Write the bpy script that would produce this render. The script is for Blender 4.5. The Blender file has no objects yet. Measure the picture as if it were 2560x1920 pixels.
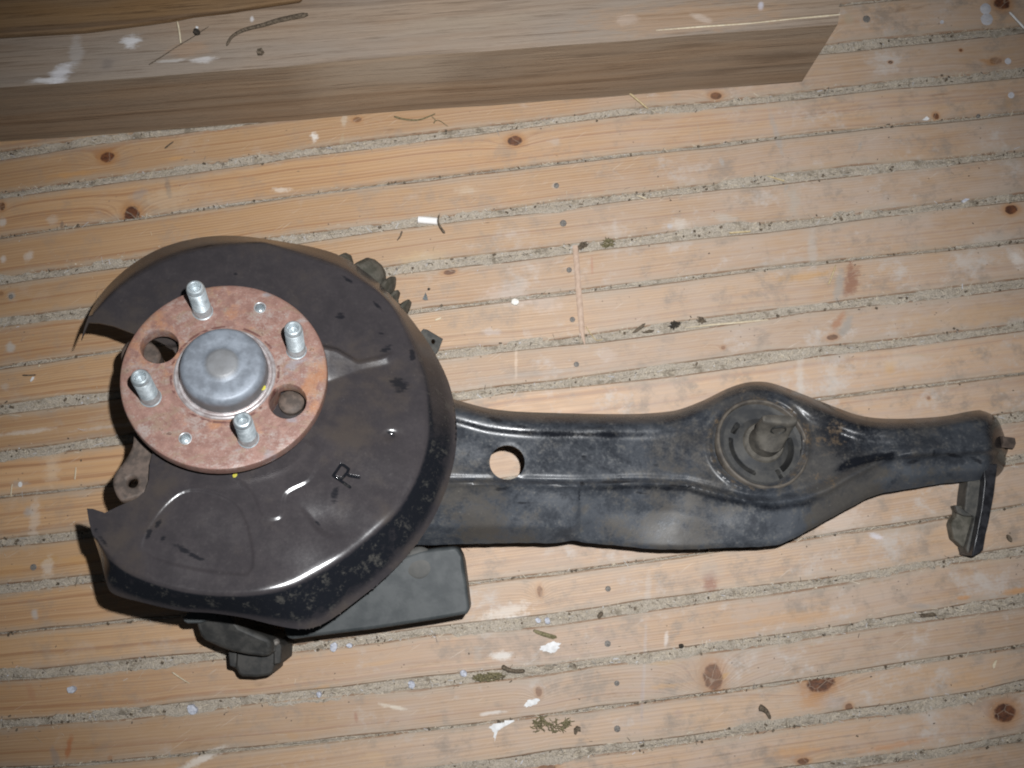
import bpy, bmesh, math, random
import numpy as np
from mathutils import Vector, Matrix
from mathutils.geometry import delaunay_2d_cdt

random.seed(7)
rng = np.random.default_rng(7)
sc = bpy.context.scene
COL = sc.collection

# ------------------------------------------------------------------ camera, world, flash, exposure
FPX, PITCH, CAMH = 2490.0, math.radians(7.5), 0.80      # focal length in pixels of a 2560 px wide frame
cam_d = bpy.data.cameras.new("camera")
cam_d.sensor_width = 36.0
cam_d.lens = 36.0 * FPX / 2560.0
cam_d.clip_start, cam_d.clip_end = 0.02, 20.0
cam = bpy.data.objects.new("camera", cam_d)
cam.location = (0, 0, CAMH)
cam.rotation_euler = (PITCH, 0, 0)
COL.objects.link(cam)
sc.camera = cam

world = bpy.data.worlds.new("World")
sc.world = world
world.use_nodes = True
bg = world.node_tree.nodes["Background"]
bg.inputs[0].default_value = (0.80, 0.88, 1.0, 1)
bg.inputs[1].default_value = 0.035

CR = Vector((1, 0, 0))
CU = Vector((0, math.cos(PITCH), math.sin(PITCH)))
CF = Vector((0, math.sin(PITCH), -math.cos(PITCH)))
CC = Vector((0, 0, CAMH))
fl = bpy.data.lights.new("camera_flash", 'SPOT')
fl.energy = 37.5
fl.color = (0.97, 0.985, 1.0)
fl.spot_size = math.radians(86)
fl.spot_blend = 1.0
fl.shadow_soft_size = 0.006
flo = bpy.data.objects.new("camera_flash", fl)
flo.location = CC + CR * 0.044 + CU * 0.054
aim = Vector((0.02, 0.095, 0.0))
flo.rotation_euler = (aim - flo.location).to_track_quat('-Z', 'Y').to_euler()
COL.objects.link(flo)

vs = sc.view_settings
vs.view_transform = 'Standard'
vs.look = 'None'
vs.exposure = 0.0
vs.gamma = 1.0
vs.use_curve_mapping = False
sc.cycles.adaptive_threshold = 0.025
sc.cycles.filter_width = 2.0
sc.cycles.max_bounces = 3
sc.cycles.diffuse_bounces = 2
sc.cycles.glossy_bounces = 2

# ------------------------------------------------------------------ photo pixel (2560 x 1920) <-> place
def ray(x, y):
    return CF + CR * ((x - 1280) / FPX) - CU * ((y - 960) / FPX)
def at(x, y, z=0.0):
    d = ray(x, y)
    return CC + d * ((z - CAMH) / d.z)
# frame of the wheel hub: centre of the flange face, axis, and two directions in its plane
HC = Vector((-.19396, .09486, .13325))
HN = Vector((.13743, .28262, 1)).normalized()
HU = (Vector((1, 0, 0)) - HN * HN.x).normalized()
HV = HN.cross(HU)
HM = Matrix(((HU.x, HV.x, HN.x, HC.x), (HU.y, HV.y, HN.y, HC.y), (HU.z, HV.z, HN.z, HC.z), (0, 0, 0, 1)))
HMI = HM.inverted()
def lw(x, y, w):                       # pixel on the plane w metres above the flange face, hub coordinates
    d = ray(x, y)
    X = CC + d * ((HC + HN * w - CC).dot(HN) / d.dot(HN))
    return HMI @ X
def lz(x, y, z):                       # pixel at height z above the floor, hub coordinates
    return HMI @ at(x, y, z)
_C, _F, _R, _U = (np.array(v) for v in (CC, CF, CR, CU))
_M = np.array(HMI)
def lw_np(xy, w):
    d = _F[None] + _R[None] * ((xy[:, :1] - 1280) / FPX) - _U[None] * ((xy[:, 1:] - 960) / FPX)
    n = np.array(HN); c = np.array(HC)
    t = ((c - _C) @ n + w) / (d @ n)
    X = _C[None] + d * t[:, None]
    return X @ _M[:3, :3].T + _M[:3, 3]
def w_of_z(x, y, z):
    return np.array([lz(a, b, c).z for a, b, c in zip(x, y, z)])

# ------------------------------------------------------------------ object helpers
def setp(o, label=None, category=None, group=None, kind=None):
    for k, v in (("label", label), ("category", category), ("group", group), ("kind", kind)):
        if v: o[k] = v
    return o
def link(name, me, mat=None, parent=None, smooth=None):
    o = bpy.data.objects.new(name, me)
    COL.objects.link(o)
    if mat is not None and not me.materials: me.materials.append(mat)
    if parent is not None: o.parent = parent
    if smooth is not None:
        me.shade_smooth()
        if smooth < 3.1: me.set_sharp_from_angle(angle=smooth)
    return o
def mesh(name, v, f):
    me = bpy.data.meshes.new(name)
    me.from_pydata([tuple(p) for p in v], [], f)
    me.update()
    return me
def fattr(me, name, vals):
    a = me.attributes.new(name, 'FLOAT', 'POINT')
    a.data.foreach_set("value", np.asarray(vals, dtype=np.float32))
def bevel(o, w, seg=2, ang=35):
    m = o.modifiers.new("bevel", 'BEVEL'); m.width = w; m.segments = seg
    m.limit_method = 'ANGLE'; m.angle_limit = math.radians(ang); m.harden_normals = False
    return o
def lathe(profile, n=64, axis=None, origin=None):
    """profile: list of (r, h) from outside/bottom to the axis; returns verts, faces (closed on the axis when r==0)."""
    v, f, rows = [], [], []
    for r, h in profile:
        if r < 1e-7:
            rows.append([len(v)]); v.append(Vector((0, 0, h)))
        else:
            rows.append(list(range(len(v), len(v) + n)))
            for i in range(n):
                a = 2 * math.pi * i / n
                v.append(Vector((r * math.cos(a), r * math.sin(a), h)))
    for A, B in zip(rows[:-1], rows[1:]):
        for i in range(n):
            j = (i + 1) % n
            if len(A) == 1 and len(B) == 1: continue
            if len(B) == 1: f.append((A[i], A[j], B[0]))
            elif len(A) == 1: f.append((A[0], B[j], B[i]))
            else: f.append((A[i], A[j], B[j], B[i]))
    if axis is not None:
        q = Vector((0, 0, 1)).rotation_difference(Vector(axis).normalized())
        v = [q @ p for p in v]
    if origin is not None:
        v = [p + Vector(origin) for p in v]
    return v, f
def inside(P, poly):
    x, y = P[:, 0], P[:, 1]; r = np.zeros(len(P), bool); n = len(poly)
    for i in range(n):
        x1, y1 = poly[i]; x2, y2 = poly[(i + 1) % n]
        c = ((y1 > y) != (y2 > y))
        xi = (x2 - x1) * (y - y1) / ((y2 - y1) if y2 != y1 else 1e-9) + x1
        r ^= c & (x < xi)
    return r
def dist(P, line, closed=True):
    d = np.full(len(P), 1e9); n = len(line)
    for i in range(n if closed else n - 1):
        a = np.array(line[i], float); b = np.array(line[(i + 1) % n], float)
        ab = b - a; L = max(ab @ ab, 1e-12)
        t = np.clip(((P - a) @ ab) / L, 0, 1)
        d = np.minimum(d, np.hypot(*(P - a - t[:, None] * ab).T))
    return d
def sdf(P, poly):
    d = dist(P, poly)
    return np.where(inside(P, poly), -d, d)
def sstep(x, a, b):
    t = np.clip((x - a) / (b - a), 0, 1)
    return t * t * (3 - 2 * t)
def densify(poly, step, closed=True):
    out = []; n = len(poly)
    for i in range(n if closed else n - 1):
        a = np.array(poly[i], float); b = np.array(poly[(i + 1) % n], float)
        k = max(1, int(np.hypot(*(b - a)) / step))
        for j in range(k): out.append(a + (b - a) * j / k)
    if not closed: out.append(np.array(poly[-1], float))
    return np.array(out)
def spline(pts, k=6, closed=False):
    P = [np.array(p, float) for p in pts]; n = len(P); out = []
    rngi = range(n) if closed else range(n - 1)
    for i in rngi:
        if closed: a, b, c, d = P[i - 1], P[i], P[(i + 1) % n], P[(i + 2) % n]
        else: a, b, c, d = P[max(i - 1, 0)], P[i], P[i + 1], P[min(i + 2, n - 1)]
        for j in range(k):
            t = j / k
            out.append(0.5 * ((2 * b) + (-a + c) * t + (2 * a - 5 * b + 4 * c - d) * t * t + (-a + 3 * b - 3 * c + d) * t ** 3))
    if not closed: out.append(P[-1])
    return np.array(out)
def circle(cx, cy, r, n=40, ry=None):
    a = np.linspace(0, 2 * math.pi, n, endpoint=False)
    return np.stack([cx + r * np.cos(a), cy + (ry or r) * np.sin(a)], 1)
def trisheet(outline, holes, step, extra=None, allow=None):
    """triangles filling an outline with holes; returns points and faces (2D)."""
    loops = [densify(outline, step)] + [np.array(h, float) for h in holes]
    lo = loops[0].min(0); hi = loops[0].max(0)
    gx, gy = np.meshgrid(np.arange(lo[0], hi[0], step), np.arange(lo[1], hi[1], step * .87))
    gx = gx + (np.arange(gx.shape[0]) % 2)[:, None] * step * .5
    G = np.stack([gx.ravel(), gy.ravel()], 1)
    G = G[inside(G, loops[0])]
    keep = np.ones(len(G), bool)
    for L in loops: keep &= dist(G, L) > step * .55
    for L in loops[1:]: keep &= ~inside(G, L)
    if allow is not None: keep &= allow(G)
    G = G[keep]
    if extra is not None: G = np.concatenate([G, extra])
    V, E = [], []
    for L in loops:
        b = len(V); V += [Vector(p) for p in L]
        E += [(b + i, b + (i + 1) % len(L)) for i in range(len(L))]
    V += [Vector(p) for p in G]
    v, e, f, *_ = delaunay_2d_cdt(V, E, [], 0, 1e-9)
    P = np.array([(p.x, p.y) for p in v]); F = np.array([t for t in f if len(t) == 3])
    c = P[F].mean(1)
    ok = inside(c, loops[0])
    for L in loops[1:]: ok &= ~inside(c, L)
    F = F[ok]
    return P, F
def orient_up(P3, F):
    a, b, c = P3[F[:, 0]], P3[F[:, 1]], P3[F[:, 2]]
    nz = np.cross(b - a, c - a)[:, 2]
    F = F.copy(); fl = nz < 0
    F[fl] = F[fl][:, ::-1]
    return F
def prism(top, bottom):
    """closed prism from two rings of 3D points (top ring seen from above, any winding)."""
    n = len(top); v = [Vector(p) for p in top] + [Vector(p) for p in bottom]
    f = [tuple(range(n)), tuple(reversed(range(n, 2 * n)))]
    f += [(i, i + n, (i + 1) % n + n, (i + 1) % n) for i in range(n)]
    return v, f
def fixnormals(me):
    bm = bmesh.new(); bm.from_mesh(me); bmesh.ops.recalc_face_normals(bm, faces=bm.faces); bm.to_mesh(me); bm.free()
    return me
def tube(pts, radii, n=6):
    v, f = [], []; P = [Vector(p) for p in pts]
    for i, p in enumerate(P):
        t = (P[min(i + 1, len(P) - 1)] - P[max(i - 1, 0)]).normalized()
        s = t.cross(Vector((0, 0, 1)))
        s = s.normalized() if s.length > 1e-4 else Vector((1, 0, 0))
        u = s.cross(t)
        for k in range(n):
            a = 2 * math.pi * k / n
            v.append(p + (s * math.cos(a) + u * math.sin(a)) * radii[i])
    for i in range(len(P) - 1):
        for k in range(n):
            j = (k + 1) % n
            f.append((i * n + k, i * n + j, (i + 1) * n + j, (i + 1) * n + k))
    f.append(tuple(reversed(range(n)))); f.append(tuple(range((len(P) - 1) * n, len(P) * n)))
    return v, f

# ------------------------------------------------------------------ material helpers
class S:
    def __init__(s, M, k): s.M, s.k = M, k
    def _o(s, op, b=None, r=False):
        return s.M.math(op, b, s) if r else s.M.math(op, s, b)
    def __add__(s, b): return s._o('ADD', b)
    def __radd__(s, b): return s._o('ADD', b)
    def __sub__(s, b): return s._o('SUBTRACT', b)
    def __rsub__(s, b): return s._o('SUBTRACT', b, True)
    def __mul__(s, b): return s._o('MULTIPLY', b)
    def __rmul__(s, b): return s._o('MULTIPLY', b)
    def __truediv__(s, b): return s._o('DIVIDE', b)
class Mat:
    def __init__(s, name):
        s.m = bpy.data.materials.new(name); s.m.use_nodes = True
        s.nt = s.m.node_tree; s.nt.nodes.clear()
        s.out = s.nt.nodes.new('ShaderNodeOutputMaterial')
        s.b = s.nt.nodes.new('ShaderNodeBsdfPrincipled')
        s.nt.links.new(s.b.outputs[0], s.out.inputs[0])
    def node(s, t, **kw):
        n = s.nt.nodes.new(t)
        for k, v in kw.items(): setattr(n, k, v)
        return n
    def put(s, sock, v):
        if isinstance(v, S): s.nt.links.new(v.k, sock)
        elif v is not None:
            if isinstance(v, (tuple, list)) and len(v) == 3 and sock.type == 'RGBA': v = (*v, 1)
            sock.default_value = v
    def math(s, op, a, b=None, clamp=False):
        n = s.node('ShaderNodeMath', operation=op); n.use_clamp = clamp
        s.put(n.inputs[0], a)
        if b is not None: s.put(n.inputs[1], b)
        return S(s, n.outputs[0])
    def vm(s, op, a, b=None):
        n = s.node('ShaderNodeVectorMath', operation=op)
        s.put(n.inputs[0], a)
        if b is not None: s.put(n.inputs[1], b)
        return S(s, n.outputs['Value'] if op in ('LENGTH', 'DOT_PRODUCT', 'DISTANCE') else n.outputs[0])
    def pos(s): return S(s, s.node('ShaderNodeNewGeometry').outputs['Position'])
    def obj(s): return S(s, s.node('ShaderNodeTexCoord').outputs['Object'])
    def island(s): return S(s, s.node('ShaderNodeNewGeometry').outputs['Random Per Island'])
    def attr(s, name): return S(s, s.node('ShaderNodeAttribute', attribute_name=name).outputs['Fac'])
    def comb(s, x, y, z=0.0):
        n = s.node('ShaderNodeCombineXYZ')
        for i, v in enumerate((x, y, z)): s.put(n.inputs[i], v)
        return S(s, n.outputs[0])
    def sep(s, v):
        n = s.node('ShaderNodeSeparateXYZ'); s.put(n.inputs[0], v)
        return [S(s, o) for o in n.outputs]
    def noise(s, vec, scale, detail=3, rough=.55, dist=0.0):
        n = s.node('ShaderNodeTexNoise')
        s.put(n.inputs['Vector'], vec); n.inputs['Scale'].default_value = scale
        n.inputs['Detail'].default_value = detail; n.inputs['Roughness'].default_value = rough
        n.inputs['Distortion'].default_value = dist
        return S(s, n.outputs[0])
    def voro(s, vec, scale, feature='F1', out='Distance'):
        n = s.node('ShaderNodeTexVoronoi', feature=feature)
        s.put(n.inputs['Vector'], vec); n.inputs['Scale'].default_value = scale
        return S(s, n.outputs[out])
    def ss(s, x, a, b, lo=0.0, hi=1.0):
        n = s.node('ShaderNodeMapRange', interpolation_type='SMOOTHSTEP')
        s.put(n.inputs[0], x)
        for i, v in enumerate((a, b, lo, hi)): n.inputs[i + 1].default_value = v
        return S(s, n.outputs[0])
    def mix(s, a, b, f):
        n = s.node('ShaderNodeMix', data_type='RGBA')
        s.put(n.inputs[0], f); s.put(n.inputs[6], a); s.put(n.inputs[7], b)
        return S(s, n.outputs[2])
    def ramp(s, f, stops):
        n = s.node('ShaderNodeValToRGB'); e = n.color_ramp.elements
        while len(e) < len(stops): e.new(0.5)
        for el, (p, c) in zip(e, stops): el.position = p; el.color = (*c, 1)
        s.put(n.inputs[0], f)
        return S(s, n.outputs[0])
    def bump(s, h, strength=.3, d=.001):
        n = s.node('ShaderNodeBump'); n.inputs['Strength'].default_value = strength
        n.inputs['Distance'].default_value = d; s.put(n.inputs['Height'], h)
        s.nt.links.new(n.outputs[0], s.b.inputs['Normal'])
    def fin(s, col, rough=.6, metal=0.0, spec=.5):
        s.put(s.b.inputs['Base Color'], col); s.put(s.b.inputs['Roughness'], rough)
        s.put(s.b.inputs['Metallic'], metal); s.put(s.b.inputs['Specular IOR Level'], spec)
        return s.m

# ------------------------------------------------------------------ floor: planks with dirt-packed gaps
# gap centre lines (the boards bow a little): photo height at x = 0, 1280 and 2560, and gap width
GAPS = [(70, -100, -252, 24), (175, 10, -140, 24), (280, 110, -37, 6), (387, 216, 72, 23), (489, 318, 180, 22), (594, 422, 281, 6), (701, 527, 385, 25),
        (810, 639, 495, 27), (918, 748, 602, 9), (1024, 865, 709, 26), (1139, 975, 816, 27), (1244, 1092, 934, 5), (1358, 1206, 1038, 28),
        (1475, 1325, 1145, 28), (1584, 1446, 1262, 6), (1692, 1559, 1374, 26), (1812, 1683, 1501, 29), (1926, 1799, 1614, 7), (2040, 1905, 1721, 28),
        (2158, 2024, 1845, 26), (2272, 2140, 1958, 7), (2385, 2255, 2070, 28)]
def gy(g_, x):
    y0, ym, y2, _ = g_
    t_ = x / 2560.
    if t_ < 0: return y0 + (-3 * y0 + 4 * ym - y2) * t_
    if t_ > 1: return y2 + (y0 - 4 * ym + 3 * y2) * (t_ - 1)
    return y0 * (1 - t_) * (1 - 2 * t_) + ym * 4 * t_ * (1 - t_) + y2 * t_ * (2 * t_ - 1)
XL, XR = -520., 3080.
def gpt(g_, q, off=0.0):
    x = XL + (XR - XL) * q
    return at(x, gy(g_, x) + off)
PD = (at(2560, 816) - at(0, 1139)).normalized()          # direction of the boards
PANG = math.atan2(PD.y, PD.x)
PN = Vector((-PD.y, PD.x, 0))
def uv_of(p): return p.dot(PD), p.dot(PN)
def pxuv(x, y): return uv_of(at(x, y))
PXM = 3080.0                                             # photo pixels per metre on the floor

KNOTS = [  # x, y, half length, half height (px), darkness
    (268, 393, 19, 17, 1), (330, 538, 20, 26, 1), (1287, 350, 19, 15, .95), (1790, 243, 15, 11, .8), (2527, 520, 17, 14, 1),
    (2341, 291, 8, 10, .9), (2226, 155, 6, 5, .9), (2402, 122, 5, 5, .9), (2505, 8, 22, 20, 1), (2512, 1783, 27, 25, 1),
    (2052, 1708, 36, 26, .95), (1782, 1690, 24, 40, .75), (1122, 672, 16, 8, .8), (4, 512, 8, 12, .8), (2082, 850, 14, 9, .7),
    (1346, 1722, 8, 14, .5), (1350, 1480, 7, 16, .5), (2125, 1781, 10, 10, .7), (2490, 152, 18, 10, .45), (893, 302, 12, 9, .6),
    (1809, 877, 6, 7, .5), (2010, 1914, 14, 9, .8), (2322, 996, 5, 6, .5), (1365, 1918, 24, 12, .7), (3, 730, 8, 8, .4)]
STAINS = [  # x, y, rx, ry, angle, colour, strength, break-up
    (2126, 700, 20, 45, 10, (.20, .08, .045), .85, .5), (2098, 715, 12, 45, 12, (.28, .27, .25), .7, .5),
    (2095, 805, 10, 28, 35, (.30, .12, .05), .7, .4), (2115, 815, 10, 34, 35, (.27, .26, .24), .7, .5),
    (1775, 1455, 18, 26, 0, (.22, .08, .05), .75, .5), (1775, 1425, 30, 26, 0, (.36, .31, .26), .5, .6),
    (1760, 1690, 18, 50, 5, (.33, .27, .21), .6, .5), (2035, 1750, 40, 22, 0, (.42, .20, .07), .6, .4), (2080, 1755, 36, 14, 0, (.36, .3, .27), .5, .5),
    (1940, 330, 8, 70, -14, (.33, .31, .29), .55, .5), (1985, 500, 16, 40, 0, (.36, .32, .27), .6, .6), (1965, 470, 5, 14, 20, (.3, .28, .25), .6, .3),
    (2030, 620, 12, 55, 0, (.40, .38, .35), .5, .5), (2015, 690, 60, 10, -7, (.46, .24, .06), .5, .4),
    (420, 470, 7, 34, -14, (.16, .13, .11), .65, .7), (415, 500, 60, 30, -7, (.5, .40, .29), .45, .5), (155, 560, 5, 10, 0, (.12, .09, .07), .7, .3),
    (345, 490, 26, 14, -40, (.3, .27, .25), .5, .5), (130, 550, 14, 12, 0, (.50, .44, .38), .5, .5), (72, 640, 10, 16, 20, (.56, .52, .48), .6, .5),
    (5, 555, 9, 14, 0, (.55, .52, .48), .7, .3), (8, 648, 8, 10, 0, (.58, .54, .5), .7, .3), (30, 740, 10, 10, 0, (.3, .29, .27), .8, .3),
    (26, 868, 12, 12, 0, (.42, .40, .37), .8, .4), (12, 968, 10, 10, 0, (.42, .38, .34), .5, .4), (45, 1210, 24, 10, 0, (.36, .34, .3), .5, .6),
    (72, 1280, 12, 12, 0, (.34, .32, .3), .75, .4), (120, 1400, 22, 10, -10, (.40, .22, .07), .7, .4), (200, 1400, 60, 10, -8, (.50, .27, .09), .5, .4),
    (20, 1425, 50, 14, -6, (.5, .28, .11), .5, .4), (85, 1300, 12, 60, 0, (.6, .55, .49), .4, .6), (120, 1420, 14, 26, 0, (.62, .57, .5), .5, .6),
    (88, 1535, 8, 12, 0, (.42, .44, .44), .6, .4), (172, 1870, 7, 26, 8, (.32, .10, .03), .75, .3), (138, 1895, 8, 26, -25, (.22, .19, .17), .6, .5),
    (275, 1895, 8, 7, 0, (.30, .14, .06), .6, .3), (78, 1735, 8, 26, -25, (.36, .18, .10), .6, .4), (500, 1900, 60, 9, -25, (.72, .68, .62), .7, .7),
    (728, 1840, 14, 10, 0, (.40, .24, .12), .55, .5), (768, 1800, 6, 14, 0, (.34, .22, .14), .6, .4), (935, 1890, 30, 12, 0, (.48, .33, .2), .6, .5),
    (800, 1720, 40, 5, -18, (.48, .26, .1), .45, .4), (890, 1790, 5, 12, -10, (.28, .12, .08), .6, .3), (1195, 1640, 10, 18, 0, (.34, .3, .26), .5, .6),
    (940, 1660, 40, 6, -5, (.5, .3, .14), .4, .4), (985, 1767, 34, 5, 10, (.70, .66, .56), .6, .6), (1260, 1530, 60, 16, -14, (.70, .66, .60), .55, .7),
    (1295, 1545, 30, 8, -10, (.74, .72, .68), .6, .6), (1230, 1782, 30, 5, -8, (.70, .68, .65), .6, .5), (1250, 1640, 28, 10, 0, (.72, .70, .66), .7, .6),
    (1665, 1600, 5, 16, 8, (.64, .6, .56), .6, .4), (1612, 1640, 4, 90, 3, (.40, .36, .34), .45, .4), (1605, 1750, 4, 60, 2, (.34, .28, .27), .5, .4),
    (1620, 1480, 8, 40, 3, (.46, .44, .42), .35, .5), (1500, 1572, 10, 12, 0, (.30, .20, .16), .5, .5), (1660, 1657, 36, 6, -4, (.42, .27, .13), .5, .4),
    (1660, 1715, 40, 6, -4, (.46, .27, .12), .5, .4), (1810, 1690, 6, 16, 60, (.52, .33, .1), .5, .3), (1695, 1785, 10, 10, 0, (.34, .24, .2), .5, .4),
    (1980, 1543, 150, 14, -5, (.48, .26, .10), .4, .4), (2410, 1494, 16, 5, 0, (.46, .22, .08), .7, .3), (2545, 1476, 40, 9, -6, (.48, .22, .06), .7, .3),
    (1980, 1880, 60, 10, -8, (.50, .26, .10), .55, .4), (2230, 1865, 90, 7, -9, (.46, .2, .08), .5, .4), (2300, 1515, 30, 7, 0, (.24, .23, .22), .5, .5),
    (2430, 1700, 60, 24, 0, (.52, .30, .14), .35, .5), (2545, 650, 18, 22, 0, (.66, .62, .58), .6, .5), (2420, 790, 200, 26, -6, (.46, .29, .15), .4, .5),
    (2290, 888, 50, 4, 0, (.34, .25, .14), .5, .6), (2225, 920, 16, 20, 0, (.52, .30, .1), .5, .4), (2270, 900, 60, 26, 0, (.50, .46, .42), .35, .5),
    (2080, 950, 14, 40, 0, (.5, .48, .45), .4, .5), (2000, 930, 10, 50, 0, (.52, .5, .46), .4, .5), (2485, 600, 60, 24, 0, (.46, .42, .38), .4, .5),
    (1810, 545, 34, 10, 10, (.42, .40, .36), .5, .6), (1700, 560, 24, 16, 0, (.55, .5, .44), .5, .6), (1675, 565, 6, 6, 0, (.4, .4, .42), .6, .2),
    (1750, 345, 3, 46, -8, (.35, .29, .24), .4, .4), (2150, 365, 4, 14, 20, (.32, .3, .27), .6, .3), (1805, 405, 6, 12, -20, (.32, .32, .31), .6, .3),
    (1480, 660, 4, 24, 0, (.36, .16, .1), .6, .5), (1340, 935, 170, 8, -6, (.33, .28, .24), .55, .4), (1290, 905, 4, 40, 0, (.72, .58, .45), .4, .4),
    (1520, 890, 20, 20, 0, (.44, .36, .31), .45, .5), (1360, 760, 50, 20, 0, (.50, .40, .34), .45, .6), (1270, 740, 60, 24, 10, (.52, .42, .36), .45, .6),
    (1230, 830, 22, 10, 0, (.46, .42, .40), .5, .6), (1055, 645, 60, 18, -6, (.56, .42, .22), .3, .5), (1690, 240, 12, 8, 0, (.32, .26, .2), .6, .5),
    (1385, 355, 16, 12, 10, (.44, .37, .31), .6, .6), (1388, 464, 9, 8, 0, (.42, .38, .34), .7, .4), (1290, 480, 24, 10, 0, (.5, .3, .16), .4, .5),
    (785, 342, 10, 14, 0, (.76, .74, .7), .8, .7), (860, 300, 8, 18, 0, (.5, .43, .34), .6, .5), (855, 350, 5, 14, 10, (.40, .33, .22), .6, .4),
    (705, 475, 20, 7, 0, (.72, .66, .58), .6, .6), (180, 435, 60, 7, -7, (.50, .26, .09), .6, .4), (440, 395, 30, 5, -6, (.52, .28, .10), .55, .3),
    (1165, 475, 30, 12, 0, (.52, .42, .31), .5, .6), (1120, 655, 60, 7, -6, (.48, .22, .07), .5, .4), (2465, 30, 1, 1, 0, (.5, .5, .5), 0, 0),
    (2120, 46, 14, 16, 0, (.38, .31, .22), .7, .4), (2470, 155, 20, 8, 10, (.36, .17, .05), .6, .3), (2520, 250, 10, 30, 0, (.42, .26, .13), .4, .5),
    (2245, 600, 10, 10, 0, (.3, .22, .16), .3, .4), (300, 1063, 110, 5, -7, (.52, .46, .40), .5, .4), (60, 1080, 70, 6, -7, (.56, .50, .43), .6, .4),
    (130, 1170, 20, 40, 0, (.60, .50, .38), .4, .6), (2100, 1310, 60, 30, -20, (.62, .55, .49), .35, .6), (2190, 1340, 16, 8, 20, (.66, .68, .78), .6, .5)]

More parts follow.
